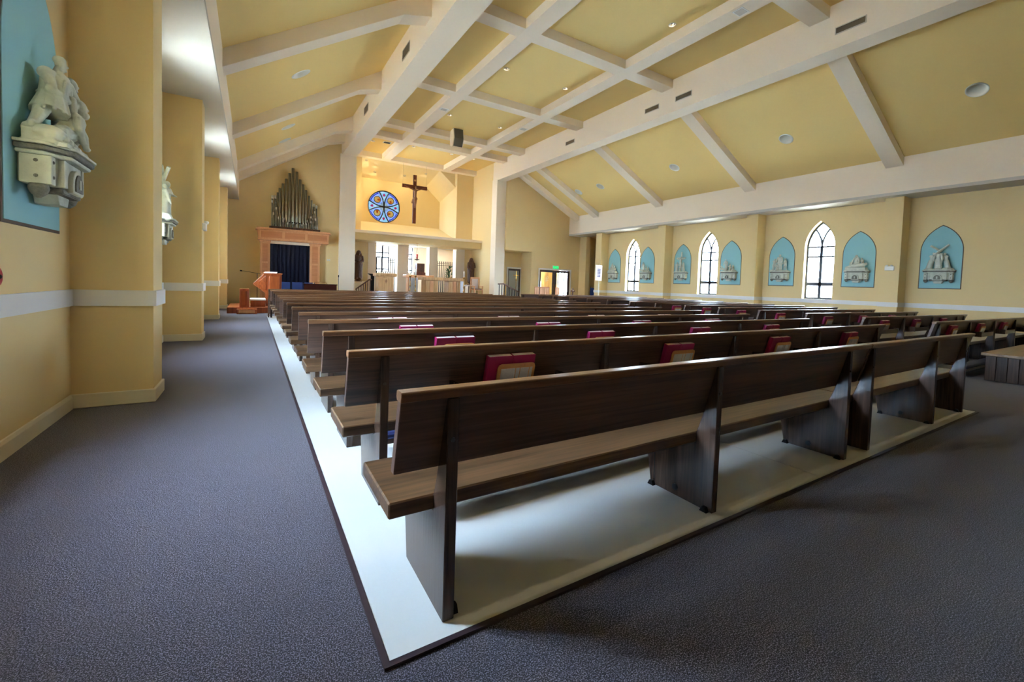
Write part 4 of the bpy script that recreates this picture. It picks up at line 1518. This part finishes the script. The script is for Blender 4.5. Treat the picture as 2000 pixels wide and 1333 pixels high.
mb.ball((.03, -.17, 2.10), (.058, .066, .08), 12, 8)
mb.ball((.03, -.15, 2.12), (.07, .07, .075), 10, 6)
mb.ball((.035, -.232, 2.09), (.012, .014, .02), 6, 4)
put('corpus', fuse(mb, .012, 'corpus', 3), 'flesh', cx)
mb = MB()
cap(mb, (-.05, -.13, 1.46), (.05, -.13, 1.46), .098, .098)
cap(mb, (-.12, -.13, 1.42), (-.17, -.12, 1.22), .05, .06)
put('loincloth', fuse(mb, .012, 'loincloth', 3), 'flesh', cx)
MB().box(-.06, -.058, 2.50, .06, -.05, 2.60).build('title_plate', 'oakpale', cx)
for q in (-1, 1):
    MB().tube([(q * .72, 0, 2.27), (q * .72, .0, 3.6)], .0025, 4).build('hanging_wire', 'iron', cx)

# robed wooden statues either side
def statue(x, y, zb, label, mirror):
    t = E('wooden_statue', label, 'statue', (x, y, zb), group='wooden statues flanking the pillars')
    mb = MB()
    s = -1 if mirror else 1
    person(mb, (0, 0, .14), 1.60, math.pi, (0, .01), (-.03, .14, .58), (.03, .14, .60) if not mirror else (.1, .16, .52), veil=True)
    cap(mb, (-.10, .02, .25), (-.16, .02, .98), .11, .09)
    cap(mb, (.10, .02, .25), (.16, .02, .98), .11, .09)
    put('robed_figure', fuse(mb, .016, 'robed_figure', 4), 'statue', t)
    MB().lathe([(.26, 0), (.26, .03), (.23, .06), (.20, .06)], 8).build('base', 'statue', t)
    return t


statue(5.03, 24.85, 1.15, 'dark carved wooden statue of a veiled figure left of the pillars', False)
statue(11.96, 24.9, 1.15, 'dark carved wooden statue of a robed figure right of the altar', True)
for i, (x, y) in enumerate(((5.03, 24.85), (11.96, 24.9))):
    t = E('statue_pedestal', ['cream pedestal under the left wooden statue', 'cream pedestal under the right wooden statue'][i], 'pedestal', (x, y, .45), group='statue pedestals')
    MB().box(-.26, -.26, 0, .26, .26, .62).build('block', 'cream', t, bevel=.008)
    MB().box(-.30, -.30, .62, .30, .30, .70).build('cap', 'cream', t, bevel=.01)

# ambo
t = E('ambo', 'pale oak ambo with a small cross on its front', 'lectern', (5.36, 20.5, .45))
MB().box(-.36, -.2, 0, .36, .22, 1.0).build('body', 'oakpale', t, bevel=.006)
for sx, wd in ((-.27, .13), (0, .30), (.27, .13)):
    MB().box(sx - wd / 2, -.222, .06, sx + wd / 2, -.2, .93).build('front_panel', 'oakpale', t, bevel=.006)
MB().box(-.49, -.28, 1.0, .49, .3, 1.15).build('top', 'oakpale', t, bevel=.02)
cr = MB().box(-.012, -.23, .68, .012, -.222, .86).build('cross', 'crosswood', t)
MB().box(-.065, -.231, .77, .065, -.223, .795).build('cross_arm', 'crosswood', t)
# music stand
t = E('music_stand', 'black music stand just left of the oak ambo', 'music stand', (4.93, 21.2, .45))
MB().prism([(-.2, 1.12), (.2, 1.10), (.08, 1.02), (-.06, 1.02)], 'y', -.08, .14).build('desk', 'iron', t)
MB().box(-.06, -.03, 0, .10, .05, 1.03).build('post', 'iron', t)
# handrails
t = E('handrail', 'brown stair handrail with balusters left of the ambo', 'handrail', (4.66, 20.5, .45), group='sanctuary handrails')
MB().prism([(-.62, .33), (.0, .80), (.10, .80), (.10, .86), (-.02, .86), (-.62, .40)], 'y', -.04, .04).build('rail', 'railwood', t)
for i in range(7):
    x = -.58 + i * .1
    MB().box(x - .018, -.018, -.45, x + .018, .018, .36 + (x + .62) / .62 * .47 if x < 0 else .82).build('baluster', 'railwood', t)
t = E('handrail', 'brown stair handrail beside the right chancel column', 'handrail', (11.25, 20.0, 0), group='sanctuary handrails')
MB().prism([(-.02, 1.24), (.30, 1.26), (1.28, .84), (1.28, .90), (.30, 1.32), (-.02, 1.30)], 'y', -.04, .04).build('rail', 'railwood', t)
for i in range(8):
    x = .06 + i * .16
    MB().box(x - .015, -.015, 0, x + .015, .015, 1.25 if x < .3 else 1.27 - (x - .3) * .43).build('baluster', 'iron', t)

# altar
t = E('altar', 'pale oak altar table with two slatted pedestals', 'altar', (8.80, 22.0, .45))
MB().box(-1.18, -.45, .90, 1.18, .45, 1.06).build('mensa', 'oakpale', t, bevel=.015)
for sx in (-1, 1):
    cxx = sx * .66
    pd = MB().box(cxx - .36, -.30, 0, cxx + .36, .30, .90).build('pedestal', 'oakpale', t, bevel=.004)
    for i in range(3):
        x0 = cxx - .34 + i * .235
        MB().box(x0, -.325, .04, x0 + .2, -.30, .87).build('slat', 'organwood' if i == 1 else 'oakpale', pd, bevel=.006)
t = E('altar_cloth', 'white cloth hanging at the right end of the altar', 'cloth', (9.80, 21.9, .45))
MB().box(-.05, -.33, .0, .16, -.30, .895).build('hanging', 'cloth', t)
t = E('altar_cloth', 'white cloth hanging behind the tall candles left of the altar', 'cloth', (7.42, 22.6, .45))
mb = MB()
for i in range(9):
    x = -.22 + i * .055
    mb.box(x, -.02 + (i % 2) * .03, 0, x + .055, .01 + (i % 2) * .03, 1.0)
mb.build('hanging', 'cloth', t)
# back table with tabernacle
t = E('tabernacle_table', 'long brown wood table behind the altar carrying the tabernacle', 'table', (8.02, 23.5, .45))
MB().box(-.80, -.35, 1.02, .80, .35, 1.17).build('top', 'organwood', t, bevel=.02)
for sx in (-.52, .52):
    MB().box(sx - .13, -.22, 0, sx + .13, .22, 1.02).build('leg', 'organwood', t, bevel=.006)
t = E('tabernacle', 'brown wooden tabernacle under the red sanctuary lamp', 'tabernacle', (8.10, 23.55, 1.62))
MB().box(-.22, -.2, 0, .22, .2, .66).build('cabinet', 'crosswood', t, bevel=.01)
MB().box(-.26, -.24, 0, .26, .24, .16).build('plinth', 'crosswood', t, bevel=.01)
MB().box(-.16, -.215, .20, .16, -.2, .62).build('door', 'statue', t, bevel=.005)
MB().ball((.12, -.22, .40), .015).build('knob', 'brass', t)
# sanctuary lamp
t = E('sanctuary_lamp', 'hanging red glass sanctuary lamp with brass dish', 'lamp', (7.91, 23.5, 2.43))
MB().lathe([(.02, 0), (.06, .03), (.15, .06), (.15, .075), (.06, .09), (.05, .10)], 16).build('dish', 'statue', t, smooth=True)
MB().lathe([(.045, .10), (.048, .37), (.04, .37)], 14).build('glass', 'redglass', t, smooth=True)
for i in range(3):
    a = 2 * math.pi * i / 3
    MB().tube([(.13 * math.cos(a), .13 * math.sin(a), .07), (0, 0, .72)], .004, 4).build('chain', 'brass', t)
MB().tube([(0, 0, .70), (0, 0, .96)], .008, 6).build('hook', 'brass', t)
MB().lathe([(.05, .955), (.05, .98)], 12).build('ceiling_plate', 'brass', t)
# tall candlesticks
def candlestick(x, y, ztop, label, hc=.33):
    t = E('candlestick', label, 'candlestick', (x, y, .45), group='tall altar candlesticks')
    hh = ztop - .45 - hc
    prof = [(.13, 0), (.13, .02), (.05, .06), (.022, .16), (.022, .3), (.045, .34), (.022, .38), (.02, .55), (.045, .58), (.02, .62), (.02, hh - .1), (.07, hh - .04), (.075, hh - .01), (.03, hh)]
    MB().lathe(prof, 14).build('stem', 'brass', t, smooth=True)
    MB().lathe([(.028, hh), (.028, hh + hc - .02), (.012, hh + hc)], 12).build('candle', 'wax', t, smooth=True)
candlestick(6.97, 21.7, 1.80, 'brass candlestick left of the altar, shorter of two together', .24)
candlestick(7.22, 21.6, 1.90, 'brass candlestick left of the altar, taller of two together')
candlestick(9.82, 21.3, 1.90, 'brass candlestick at the right end of the altar')
candlestick(9.62, 22.7, 1.86, 'brass candlestick behind the right end of the altar', .30)
# presider chair and side table
def armchair(x, y, rz_, label):
    t = E('presider_chair', label, 'chair', (x, y, .45), rz_)
    for sx in (-.27, .27):
        for sy in (-.24, .24):
            MB().box(sx - .025, sy - .025, 0, sx + .025, sy + .025, .64 if sy < 0 else 1.17).build('leg', 'organwood', t, bevel=.004)
        MB().box(sx - .035, -.28, .62, sx + .035, .26, .66).build('armrest', 'organwood', t, bevel=.006)
    MB().box(-.26, -.25, .40, .26, .25, .45).build('seat', 'organwood', t, bevel=.006)
    MB().box(-.24, -.24, .45, .24, .24, .50).build('cushion', 'statue', t, bevel=.015)
    MB().box(-.27, .225, 1.08, .27, .265, 1.18).build('top_rail', 'organwood', t, bevel=.006)
    MB().box(-.20, .23, .50, .20, .26, 1.08).build('back_panel', 'bannerpink', t, bevel=.006)
armchair(11.45, 23.0, 0, 'light wooden armchair before the right wooden statue')
t = E('side_table', 'small white topped side table beside the wooden armchair', 'table', (11.0, 23.5, .45))
MB().box(-.28, -.22, .62, .28, .22, .68).build('top', 'cloth', t, bevel=.004)
for sx in (-.24, .24):
    for sy in (-.18, .18):
        MB().box(sx - .02, sy - .02, 0, sx + .02, sy + .02, .62).build('leg', 'railwood', t)
# iron fence in the chapel
def fence(x0, x1, label):
    t = E('iron_fence', label, 'fence', (x0, 27.0, .45), group='iron fences in the chapel')
    L = x1 - x0
    n = max(6, int(L / .125))
    for i in range(n + 1):
        x = L * i / n
        MB().tube([(x, 0, 0), (x, 0, 2.10), (x, 0, 2.14), (x, 0, 2.22)], [.022, .022, .036, .003], 6).build('picket', 'iron', t)
    for z in (.12, 1.92, 2.04):
        MB().box(-.02, -.012, z, L + .02, .012, z + .025).build('rail', 'iron', t)
    for x in (-.03, L + .03):
        MB().box(x - .03, -.03, 0, x + .03, .03, 2.18).build('post', 'iron', t)
fence(6.55, 7.78, 'black iron fence in front of the left chapel window')
fence(10.5, 11.72, 'black iron fence with the green plant behind it')
# plant
t = E('potted_plant', 'green leafy potted plant behind the right iron fence', 'plant', (11.5, 27.37, .45))
MB().lathe([(.13, 0), (.18, .30), (.20, .34), (.18, .34)], 14).build('pot', 'terracotta', t, smooth=True)
rp_ = random.Random(11)
leaf_me = MB().add([(0, 0, 0), (.045, .14, .03), (0, .34, -.02), (-.045, .14, .03), (0, .15, .0)], [(0, 1, 4), (1, 2, 4), (2, 3, 4), (3, 0, 4)]).mesh('leaf')
leaf_me.materials.append(M['leaf'])
for i in range(70):
    o = bpy.data.objects.new('leaf', leaf_me)
    COL.objects.link(o)
    o.parent = t
    a, zz = rp_.uniform(0, 2 * math.pi), rp_.uniform(.45, 1.75)
    rr = rp_.uniform(0, .12)
    o.location = (rr * math.cos(a), rr * math.sin(a), zz)
    o.rotation_euler = (rp_.uniform(.6, 1.25), 0, a - math.pi / 2)
MB().tube([(0, 0, .3), (.02, .01, 1.0), (0, .02, 1.7)], .02, 6).build('stem', 'leaf', t)

# ================================================================== PIPE ORGAN
og_ = E('pipe_organ', 'wall mounted pipe organ with grey pipes above a maple case', 'pipe organ', (0, YE, 0))
PX = [.731, .843, .937, 1.022, 1.141, 1.271, 1.408, 1.537, 1.695, 1.832, 1.971, 2.084, 2.21, 2.321, 2.427, 2.533]
PZ = [4.865, 4.88, 5.029, 5.231, 5.453, 5.683, 5.953, 6.186, 6.061, 5.736, 5.535, 5.294, 5.051, 4.854, 4.698, 4.64]
for i, (x, z) in enumerate(zip(PX, PZ)):
    r = min(.037 + .025 * (z - 4.6) / 1.6, .06)
    yb = -.22 if i in (7,) else -.17
    zf = 3.66 if 3 < i < 13 else 3.50
    pp = MB().lathe([(.012, zf - .20), (r, zf), (r, z - .0), (r * .9, z), (r * .9, z - .03)], 12, (x, yb, 0)).build('pipe', 'pipe', og_, smooth=True)
    MB().box(x - r * .55, yb - r - .006, zf + .05, x + r * .55, yb - r + .01, zf + .05 + r * .9).build('mouth', 'iron', pp)
    if i in (0, 1, 14, 15):
        MB().lathe([(r * 1.12, z - .14), (r * 1.12, z + .004), (r * .8, z + .004)], 12, (x, yb, 0)).build('tuning_sleeve', 'pipetip', pp, smooth=True)
# two shallow rows of small pipes in a smile curve
for row, (yy, amp, off) in enumerate(((-.29, .95, 0.0), (-.36, .48, .02))):
    n = 24 if row == 0 else 20
    for i in range(n):
        x = .72 + (2.56 - .72) * (i + .5 * row) / (n - .5)
        u = abs((x - 1.66) / .92)
        z = 3.66 + amp * u ** 2.0 + off - (0.03 if row else 0)
        r = .012 + .009 * u
        pp = MB().lathe([(.006, 3.46), (r, 3.56), (r, z), (r * .8, z)], 8, (x, yy, 0)).build('small_pipe', 'pipe', og_, smooth=True)
        if i % 2 == 0 and u > .18:
            MB().lathe([(r * 1.3, z - .06 - .05 * u), (r * 1.3, z + .003), (r * .7, z + .003)], 8, (x, yy, 0)).build('tuning_sleeve', 'pipetip', pp)
MB().box(.62, -.42, 3.40, 2.68, -.06, 3.50).build('wind_chest', 'statue', og_, bevel=.004)
MB().box(.70, -.19, 3.74, 2.56, -.15, 3.79).build('pipe_rail', 'statue', og_)
# cornice box
co = MB().prism([(.20, 2.90), (3.02, 2.90), (3.06, 3.30), (.16, 3.30)], 'y', -.52, 0).build('cornice', 'organwood', og_, bevel=.006)
MB().box(.10, -.58, 3.30, 3.12, 0, 3.345).build('cornice_moulding', 'organwood', co, bevel=.01)
MB().box(.15, -.55, 3.345, 3.07, 0, 3.40).build('cornice_moulding', 'organwood', co, bevel=.01)
MB().box(.18, -.54, 2.86, 3.04, -.0, 2.90).build('cornice_moulding', 'organwood', co, bevel=.01)
for i in range(3):
    a = .30 + i * .92
    MB().box(a, -.535, 2.97, a + .82, -.52, 3.24).build('recessed_panel', 'organpanel', co)
    for q in ((a - .03, 2.94, a + .85, 2.97), (a - .03, 3.24, a + .85, 3.27), (a - .05, 2.94, a, 3.27), (a + .82, 2.94, a + .87, 3.27)):
        MB().box(q[0], -.55, q[1], q[2], -.52, q[3]).build('panel_frame', 'organwood', co)
for (a, b) in ((.28, .66), (2.27, 2.69)):
    pl = MB().box(a, -.30, 0, b, 0, 2.88).build('pilaster', 'organwood', og_, bevel=.006)
    MB().box(a - .03, -.33, 2.78, b + .03, 0, 2.88).build('capital', 'organwood', pl, bevel=.008)
    for (z0, z1) in ((.15, 1.85), (1.93, 2.72)):
        MB().box(a + .09, -.312, z0, b - .09, -.298, z1).build('inset_panel', 'organpanel', pl, bevel=.004)
MB().box(.66, -.22, 2.74, 2.27, 0, 2.88).build('lintel', 'cream', og_)
cu = E('organ_curtain', 'pleated dark navy curtain hanging inside the organ case', 'curtain', (0, YE - .1, 0))
nf = 26
pts = []
for i in range(nf * 4 + 1):
    x = .67 + (2.26 - .67) * i / (nf * 4)
    pts.append((x, -.05 * math.sin(2 * math.pi * i / 11.5) - .012 * math.sin(i * .8)))
poly = pts + [(x, y + .012) for x, y in pts[::-1]]
MB().prism(poly, 'z', .02, 2.72).build('pleats', 'curtain', cu, smooth=False)
MB().tube([(.66, -.02, 2.73), (2.27, -.02, 2.73)], .015, 6).build('curtain_rod', 'iron', cu)
# switch plates
for i, x in enumerate((3.07, 3.15)):
    t = E('switch_plate', ['small white wall switch right of the organ, left one', 'small white wall switch right of the organ, right one'][i], 'switch', (x, YE, 2.10), group='wall switches right of the organ')
    MB().box(-.028, -.012, 0, .028, 0, .09).build('plate', 'white', t, bevel=.002)
    MB().box(-.008, -.02, .03, .008, -.012, .06).build('toggle', 'grille', t)

# organ console
t = E('organ_console', 'cherry wood organ console with slanted panelled side', 'organ console', (.62, 17.95, .20))
prof = [(-.02, 0), (.30, 0), (.30, 1.16), (-.26, 1.16), (-.60, .80), (-.56, .74), (-.20, .46), (-.20, 0)]
for yy in (-.05, 1.25):
    sd = MB().prism(prof, 'y', yy, yy + .05).build('side', 'cherry', t, bevel=.004)
    if yy < 0:
        MB().box(-.10, yy - .012, .40, .24, yy, 1.08).build('side_panel', 'cherry', sd, bevel=.006)
        MB().prism([(-.44, .86), (-.20, .86), (-.20, 1.10)], 'y', yy - .012, yy).build('side_panel', 'cherry', sd, bevel=.004)
        MB().prism([(-.44, .76), (-.20, .76), (-.20, .56)], 'y', yy - .012, yy).build('side_panel', 'cherry', sd, bevel=.004)
MB().box(-.30, -.07, 1.16, .33, 1.32, 1.19).build('top', 'cherry', t, bevel=.008)
MB().box(.26, 0, 0, .30, 1.25, 1.16).build('back', 'cherry', t)
MB().box(-.55, 0, .72, -.10, 1.25, .80).build('keydesk', 'iron', t)
MB().prism([(-.58, .82), (-.28, 1.14), (-.24, 1.12), (-.54, .80)], 'y', 0, 1.25).build('fall_board', 'statue', t)
t = E('sheet_music', 'stack of white sheet music lying on the organ console', 'paper', (.56, 18.1, 1.39))
MB().box(-.2, -.15, 0, .2, .15, .03).build('stack', 'paper', t, bevel=.002)
MB().box(-.17, -.14, .03, .22, .14, .05).build('top_sheets', 'paper', t, bevel=.002)
t = E('organ_platform', 'low cherry wood platform under the organ console', 'platform', (-.72, 17.0, 0))
MB().box(0, 0, .0, 2.6, 2.6, .20).build('deck', 'cherry', t, bevel=.008)
MB().box(.28, -.34, .0, .86, 0, .16).build('step', 'cherry', t, bevel=.008)
MB().box(.34, -.352, .03, .80, -.34, .13).build('step_panel', 'organwood', t)
t = E('cabinet', 'narrow upright cherry cabinet beside the organ bench', 'cabinet', (-.23, 17.2, .20))
MB().box(-.14, -.12, 0, .14, .2, .62).build('body', 'cherry', t, bevel=.008)
MB().box(-.10, -.132, .06, .10, -.12, .56).build('door_panel', 'cherry', t, bevel=.006)
t = E('organ_bench', 'cherry organ bench with white seat left of console', 'bench', (.17, 17.75, .20))
MB().box(-.24, -.5, .22, .24, .6, .27).build('seat_top', 'white', t, bevel=.01)
for yy in (-.46, .52):
    MB().box(-.22, yy, 0, .22, yy + .05, .22).build('end_support', 'cherry', t, bevel=.004)
MB().box(-.02, -.42, .04, .02, .53, .20).build('stretcher', 'cherry', t)
# microphones
t = E('boom_microphone', 'black boom microphone on a stand left of the organ console', 'microphone', (.16, 19.45, .20))
MB().tube([(0, 0, 0.02), (0, 0, 1.18)], .012, 6).build('stand', 'iron', t)
MB().tube([(.12, 0, 1.16), (0, 0, 1.18), (-.50, -.1, 1.25)], .009, 6).build('boom', 'iron', t)
MB().tube([(-.50, -.1, 1.25), (-.57, -.11, 1.26)], .024, 8).build('capsule', 'iron', t)
MB().lathe([(.16, 0), (.16, .015), (.02, .03)], 12).build('base', 'iron', t)
t = E('stand_microphone', 'black microphone on a straight stand beside the left column', 'microphone', (3.22, 20.0, 0))
MB().tube([(0, 0, .02), (0, 0, 1.36)], .011, 6).build('stand', 'iron', t)
MB().tube([(0, 0, 1.34), (0, -.01, 1.43)], .022, 8).build('capsule', 'iron', t)
MB().lathe([(.15, 0), (.15, .015), (.02, .03)], 12).build('base', 'iron', t)
# choir chairs and piano
for i, x in enumerate((1.18, 1.66, 2.14)):
    t = E('choir_chair', f'navy upholstered choir chair before the organ curtain, {["leftmost", "middle", "rightmost"][i]}', 'chair', (x, 20.9, 0), group='navy choir chairs')
    MB().box(-.22, -.22, .42, .22, .22, .48).build('seat', 'navychair', t, bevel=.015)
    MB().box(-.21, -.24, .62, .21, -.20, 1.06).build('backrest', 'navychair', t, bevel=.015)
    for sx in (-.2, .2):
        for sy in (-.2, .2):
            MB().tube([(sx, sy, 0), (sx, sy * 1.02, .9 if sy < 0 else .44)], .012, 6).build('leg', 'iron', t)
t = E('piano', 'low dark mahogany piano before the organ', 'piano', (2.45, 20.0, 0))
MB().box(-.62, -.3, .55, .66, .35, .98).build('case', 'piano', t, bevel=.01)
MB().box(-.64, -.33, .98, .68, .38, 1.02).build('lid', 'piano', t, bevel=.008)
MB().box(-.60, .35, .60, .64, .55, .72).build('keyboard', 'piano', t, bevel=.006)
for sx in (-.55, .57):
    for sy in (-.25, .5):
        MB().box(sx - .04, sy - .04, 0, sx + .04, sy + .04, .56).build('leg', 'piano', t, bevel=.006)
MB().tube([(-.25, -.1, 1.02), (-.22, -.1, 1.10), (.25, -.1, 1.10), (.30, -.1, 1.02)], .012, 6).build('music_rest', 'brass', t)

# ================================================================== RIGHT WING THINGS
def slat_chair(x, y, label):
    t = E('wooden_chair', label, 'chair', (x, y, 0), group='high backed wooden chairs before the double door')
    for sx in (-.14, .14):
        MB().box(sx - .018, -.20, 0, sx + .018, -.16, 1.19).build('leg', 'organwood', t, bevel=.003)
        MB().box(sx - .018, .16, 0, sx + .018, .20, .44).build('leg', 'organwood', t, bevel=.003)
    MB().box(-.16, -.2, .43, .16, .22, .47).build('seat', 'organwood', t, bevel=.006)
    MB().box(-.165, -.20, 1.13, .165, -.16, 1.19).build('top_rail', 'organpanel', t, bevel=.005)
    for i in range(3):
        MB().box(-.118 + i * .082, -.19, .50, -.046 + i * .082, -.17, 1.13).build('slat', 'organwood', t)
for i, x in enumerate((14.04, 14.42, 14.77, 15.53)):
    slat_chair(x, 20.6, f'high backed slatted wooden chair, {["leftmost", "second from left", "third from left", "rightmost"][i]} of four before the door')
t = E('processional_cross', 'brass processional cross on a pole before the alcove door', 'cross', (14.02, 22.7, 0))
MB().tube([(0, 0, .02), (0, 0, 1.62)], .014, 8).build('pole', 'brass', t)
MB().lathe([(.15, 0), (.15, .03), (.03, .06)], 12).build('base', 'brass', t)
MB().box(-.022, -.012, 1.60, .022, .012, 2.08).build('upright', 'brass', t, bevel=.004)
MB().box(-.17, -.012, 1.82, .17, .012, 1.864).build('arm', 'brass', t, bevel=.004)
for p in ((0, 2.08), (-.17, 1.842), (.17, 1.842)):
    MB().ball((p[0], 0, p[1]), (.035, .018, .035), 8, 6).build('finial', 'brass', t)
MB().ball((0, 0, 1.56), .04).build('node', 'brass', t)
t = E('standing_cross', 'small brown wooden cross standing right of the double door', 'cross', (16.75, 20.5, 0))
MB().box(-.035, -.02, .02, .035, .02, 1.16).build('upright', 'crosswood', t, bevel=.004)
MB().box(-.145, -.021, .94, .145, .019, 1.03).build('arm', 'crosswood', t, bevel=.004)
MB().lathe([(.14, 0), (.14, .03), (.05, .08)], 12).build('base', 'crosswood', t)
t = E('banner_stand', 'pale banner with a navy printed block on a pole by the pier', 'banner', (17.57, 19.15, 0), R(8))
MB().tube([(.06, .03, .02), (.06, .03, 2.62)], .016, 8).build('pole', 'white', t)
MB().tube([(-.30, .02, 2.58), (.30, .02, 2.58)], .012, 6).build('crossbar', 'white', t)
MB().prism([(-.29, 1.68), (.29, 1.66), (.30, 2.57), (-.30, 2.57)], 'y', -.008, .008).build('cloth', 'bannerpink', t)
for i in range(3):
    for j in range(6):
        MB().box(-.135 + i * .095, -.012, 1.88 + j * .085, -.055 + i * .095, -.008, 1.945 + j * .085).build('printed_square', 'bannerblue', t)
MB().lathe([(.16, 0), (.16, .02), (.03, .05)], 12, (.06, .03, 0)).build('base', 'iron', t)
t = E('upholstered_chair', 'blue upholstered wooden chair in the side entry doorway', 'chair', (18.85, 21.05, 0), R(-60))
MB().box(-.25, -.25, .42, .25, .25, .50).build('seat', 'navychair', t, bevel=.02)
MB().box(-.25, .21, .70, .25, .27, 1.22).build('backrest', 'navychair', t, bevel=.02)
for sx in (-.22, .22):
    for sy in (-.22, .24):
        MB().box(sx - .02, sy - .02, 0, sx + .02, sy + .02, .42 if sy < 0 else 1.30).build('leg', 'railwood', t)

# ---------------------------------------------------------------- vents, speaker, small fittings
def vent(loc, face, w_, h_, label, group):
    """face: +1 faces +x, -1 faces -x"""
    t = E('air_vent', label, 'air vent', loc, R(-90) if face > 0 else R(90), group=group)
    # local: x along the beam, y out
    MB().box(-w_ / 2, -.005, -h_ / 2, w_ / 2, .004, h_ / 2).build('backing', 'grille', t)
    for q in ((-w_ / 2 - .02, -h_ / 2 - .02, w_ / 2 + .02, -h_ / 2), (-w_ / 2 - .02, h_ / 2, w_ / 2 + .02, h_ / 2 + .02), (-w_ / 2 - .02, -h_ / 2, -w_ / 2, h_ / 2), (w_ / 2, -h_ / 2, w_ / 2 + .02, h_ / 2)):
        MB().box(q[0], -.004, q[1], q[2], .014, q[3]).build('frame', 'ventcream', t)
    for i in range(6):
        z = -h_ / 2 + h_ * (i + .5) / 6
        MB().prism([(.002, z - .006), (.012, z - .012), (.012, z - .006), (.002, z + .002)], 'x', -w_ / 2, w_ / 2).build('slat', 'grille', t)
for i, (y, z) in enumerate(((12.1, 7.68), (17.0, 7.68))):
    vent((BL0 - .002, y, z), -1, .62, .26, f'dark air vent on the left great beam, {["nearer", "farther"][i]} one', 'vents on the left great beam')
for i, (y, z) in enumerate(((4.96, 7.80), (9.65, 7.77), (10.98, 7.78), (15.65, 7.81))):
    vent((BR0 - .002, y, z), -1, .60, .14, f'dark slot vent on the right great beam, {["nearest", "second nearest", "third nearest", "farthest"][i]} one', 'vents on the right great beam')
for i, (x, y) in enumerate(((10.27, 6.5), (6.52, 16.5), (10.27, 16.45))):
    t = E('beam_plate', ['square white plate under the right coffer beam, nearest', 'square white plate under the left coffer beam, far', 'square white plate under the right coffer beam, far'][i], 'plate', (x, y, CBZ), group='white plates under the coffer beams')
    MB().box(-.16, -.13, -.012, .16, .13, 0.001).build('plate', 'white', t, bevel=.003)
    MB().box(-.12, -.10, -.018, .12, .10, -.012).build('grid', 'soffit', t)
t = E('ceiling_grille', 'small dark square grille in the sanctuary coffer', 'air vent', (5.98, 23.0, CZ))
MB().box(-.20, -.16, -.012, .20, .16, .001).build('frame', 'white', t, bevel=.003)
for i in range(4):
    MB().box(-.16, -.13 + i * .068, -.02, .16, -.09 + i * .068, -.012).build('slat', 'iron', t)
t = E('hanging_speaker', 'boxy cream loudspeaker with dark bent front hanging from the coffer', 'speaker', (8.16, 18.9, 7.62), R(-4))
prof = [(-.16, .80), (.26, .78), (.30, .12), (.10, 0), (-.10, .0), (-.26, .34)]
MB().prism(prof, 'x', -.25, .25).build('cabinet', 'cream', t, bevel=.006)
MB().prism([(-.175, .79), (-.165, .79), (-.265, .34), (-.105, .0), (-.115, .0), (-.275, .34)], 'x', -.215, .215).build('grille', 'speaker', t)
for sx in (-.2, .2):
    MB().tube([(sx, .05, .79), (sx, .05, .87)], .012, 6).build('hanger', 'iron', t)
def emlight(loc, rz_, label):
    t = E('emergency_light', label, 'emergency light', loc, rz_, group='emergency lights on the piers')
    MB().box(-.12, -.06, -.07, .12, .0, .07).build('housing', 'white', t, bevel=.01)
    for sx in (-.06, .06):
        MB().lathe([(.02, 0), (.035, .03), (.035, .05)], 10, (sx, -.06, .06)).build('lamp_head', 'can', t)
emlight((XRP, 5.70, 2.22), R(-90), 'white emergency light on the nearest right pier')
emlight((XLP, 10.27, 2.19), R(90), 'small white emergency light on the second left pier')
t = E('alarm_bell', 'red round fire alarm on the left wall at the picture edge', 'alarm', (XL, 3.99, 1.22), R(90))
MB().tube([(0, 0, 0), (0, -.03, 0), (0, -.05, 0)], [.085, .085, .06], 20).build('gong', 'red', t)
MB().ball((0, -.052, 0), .016).build('centre_screw', 'bolt', t)
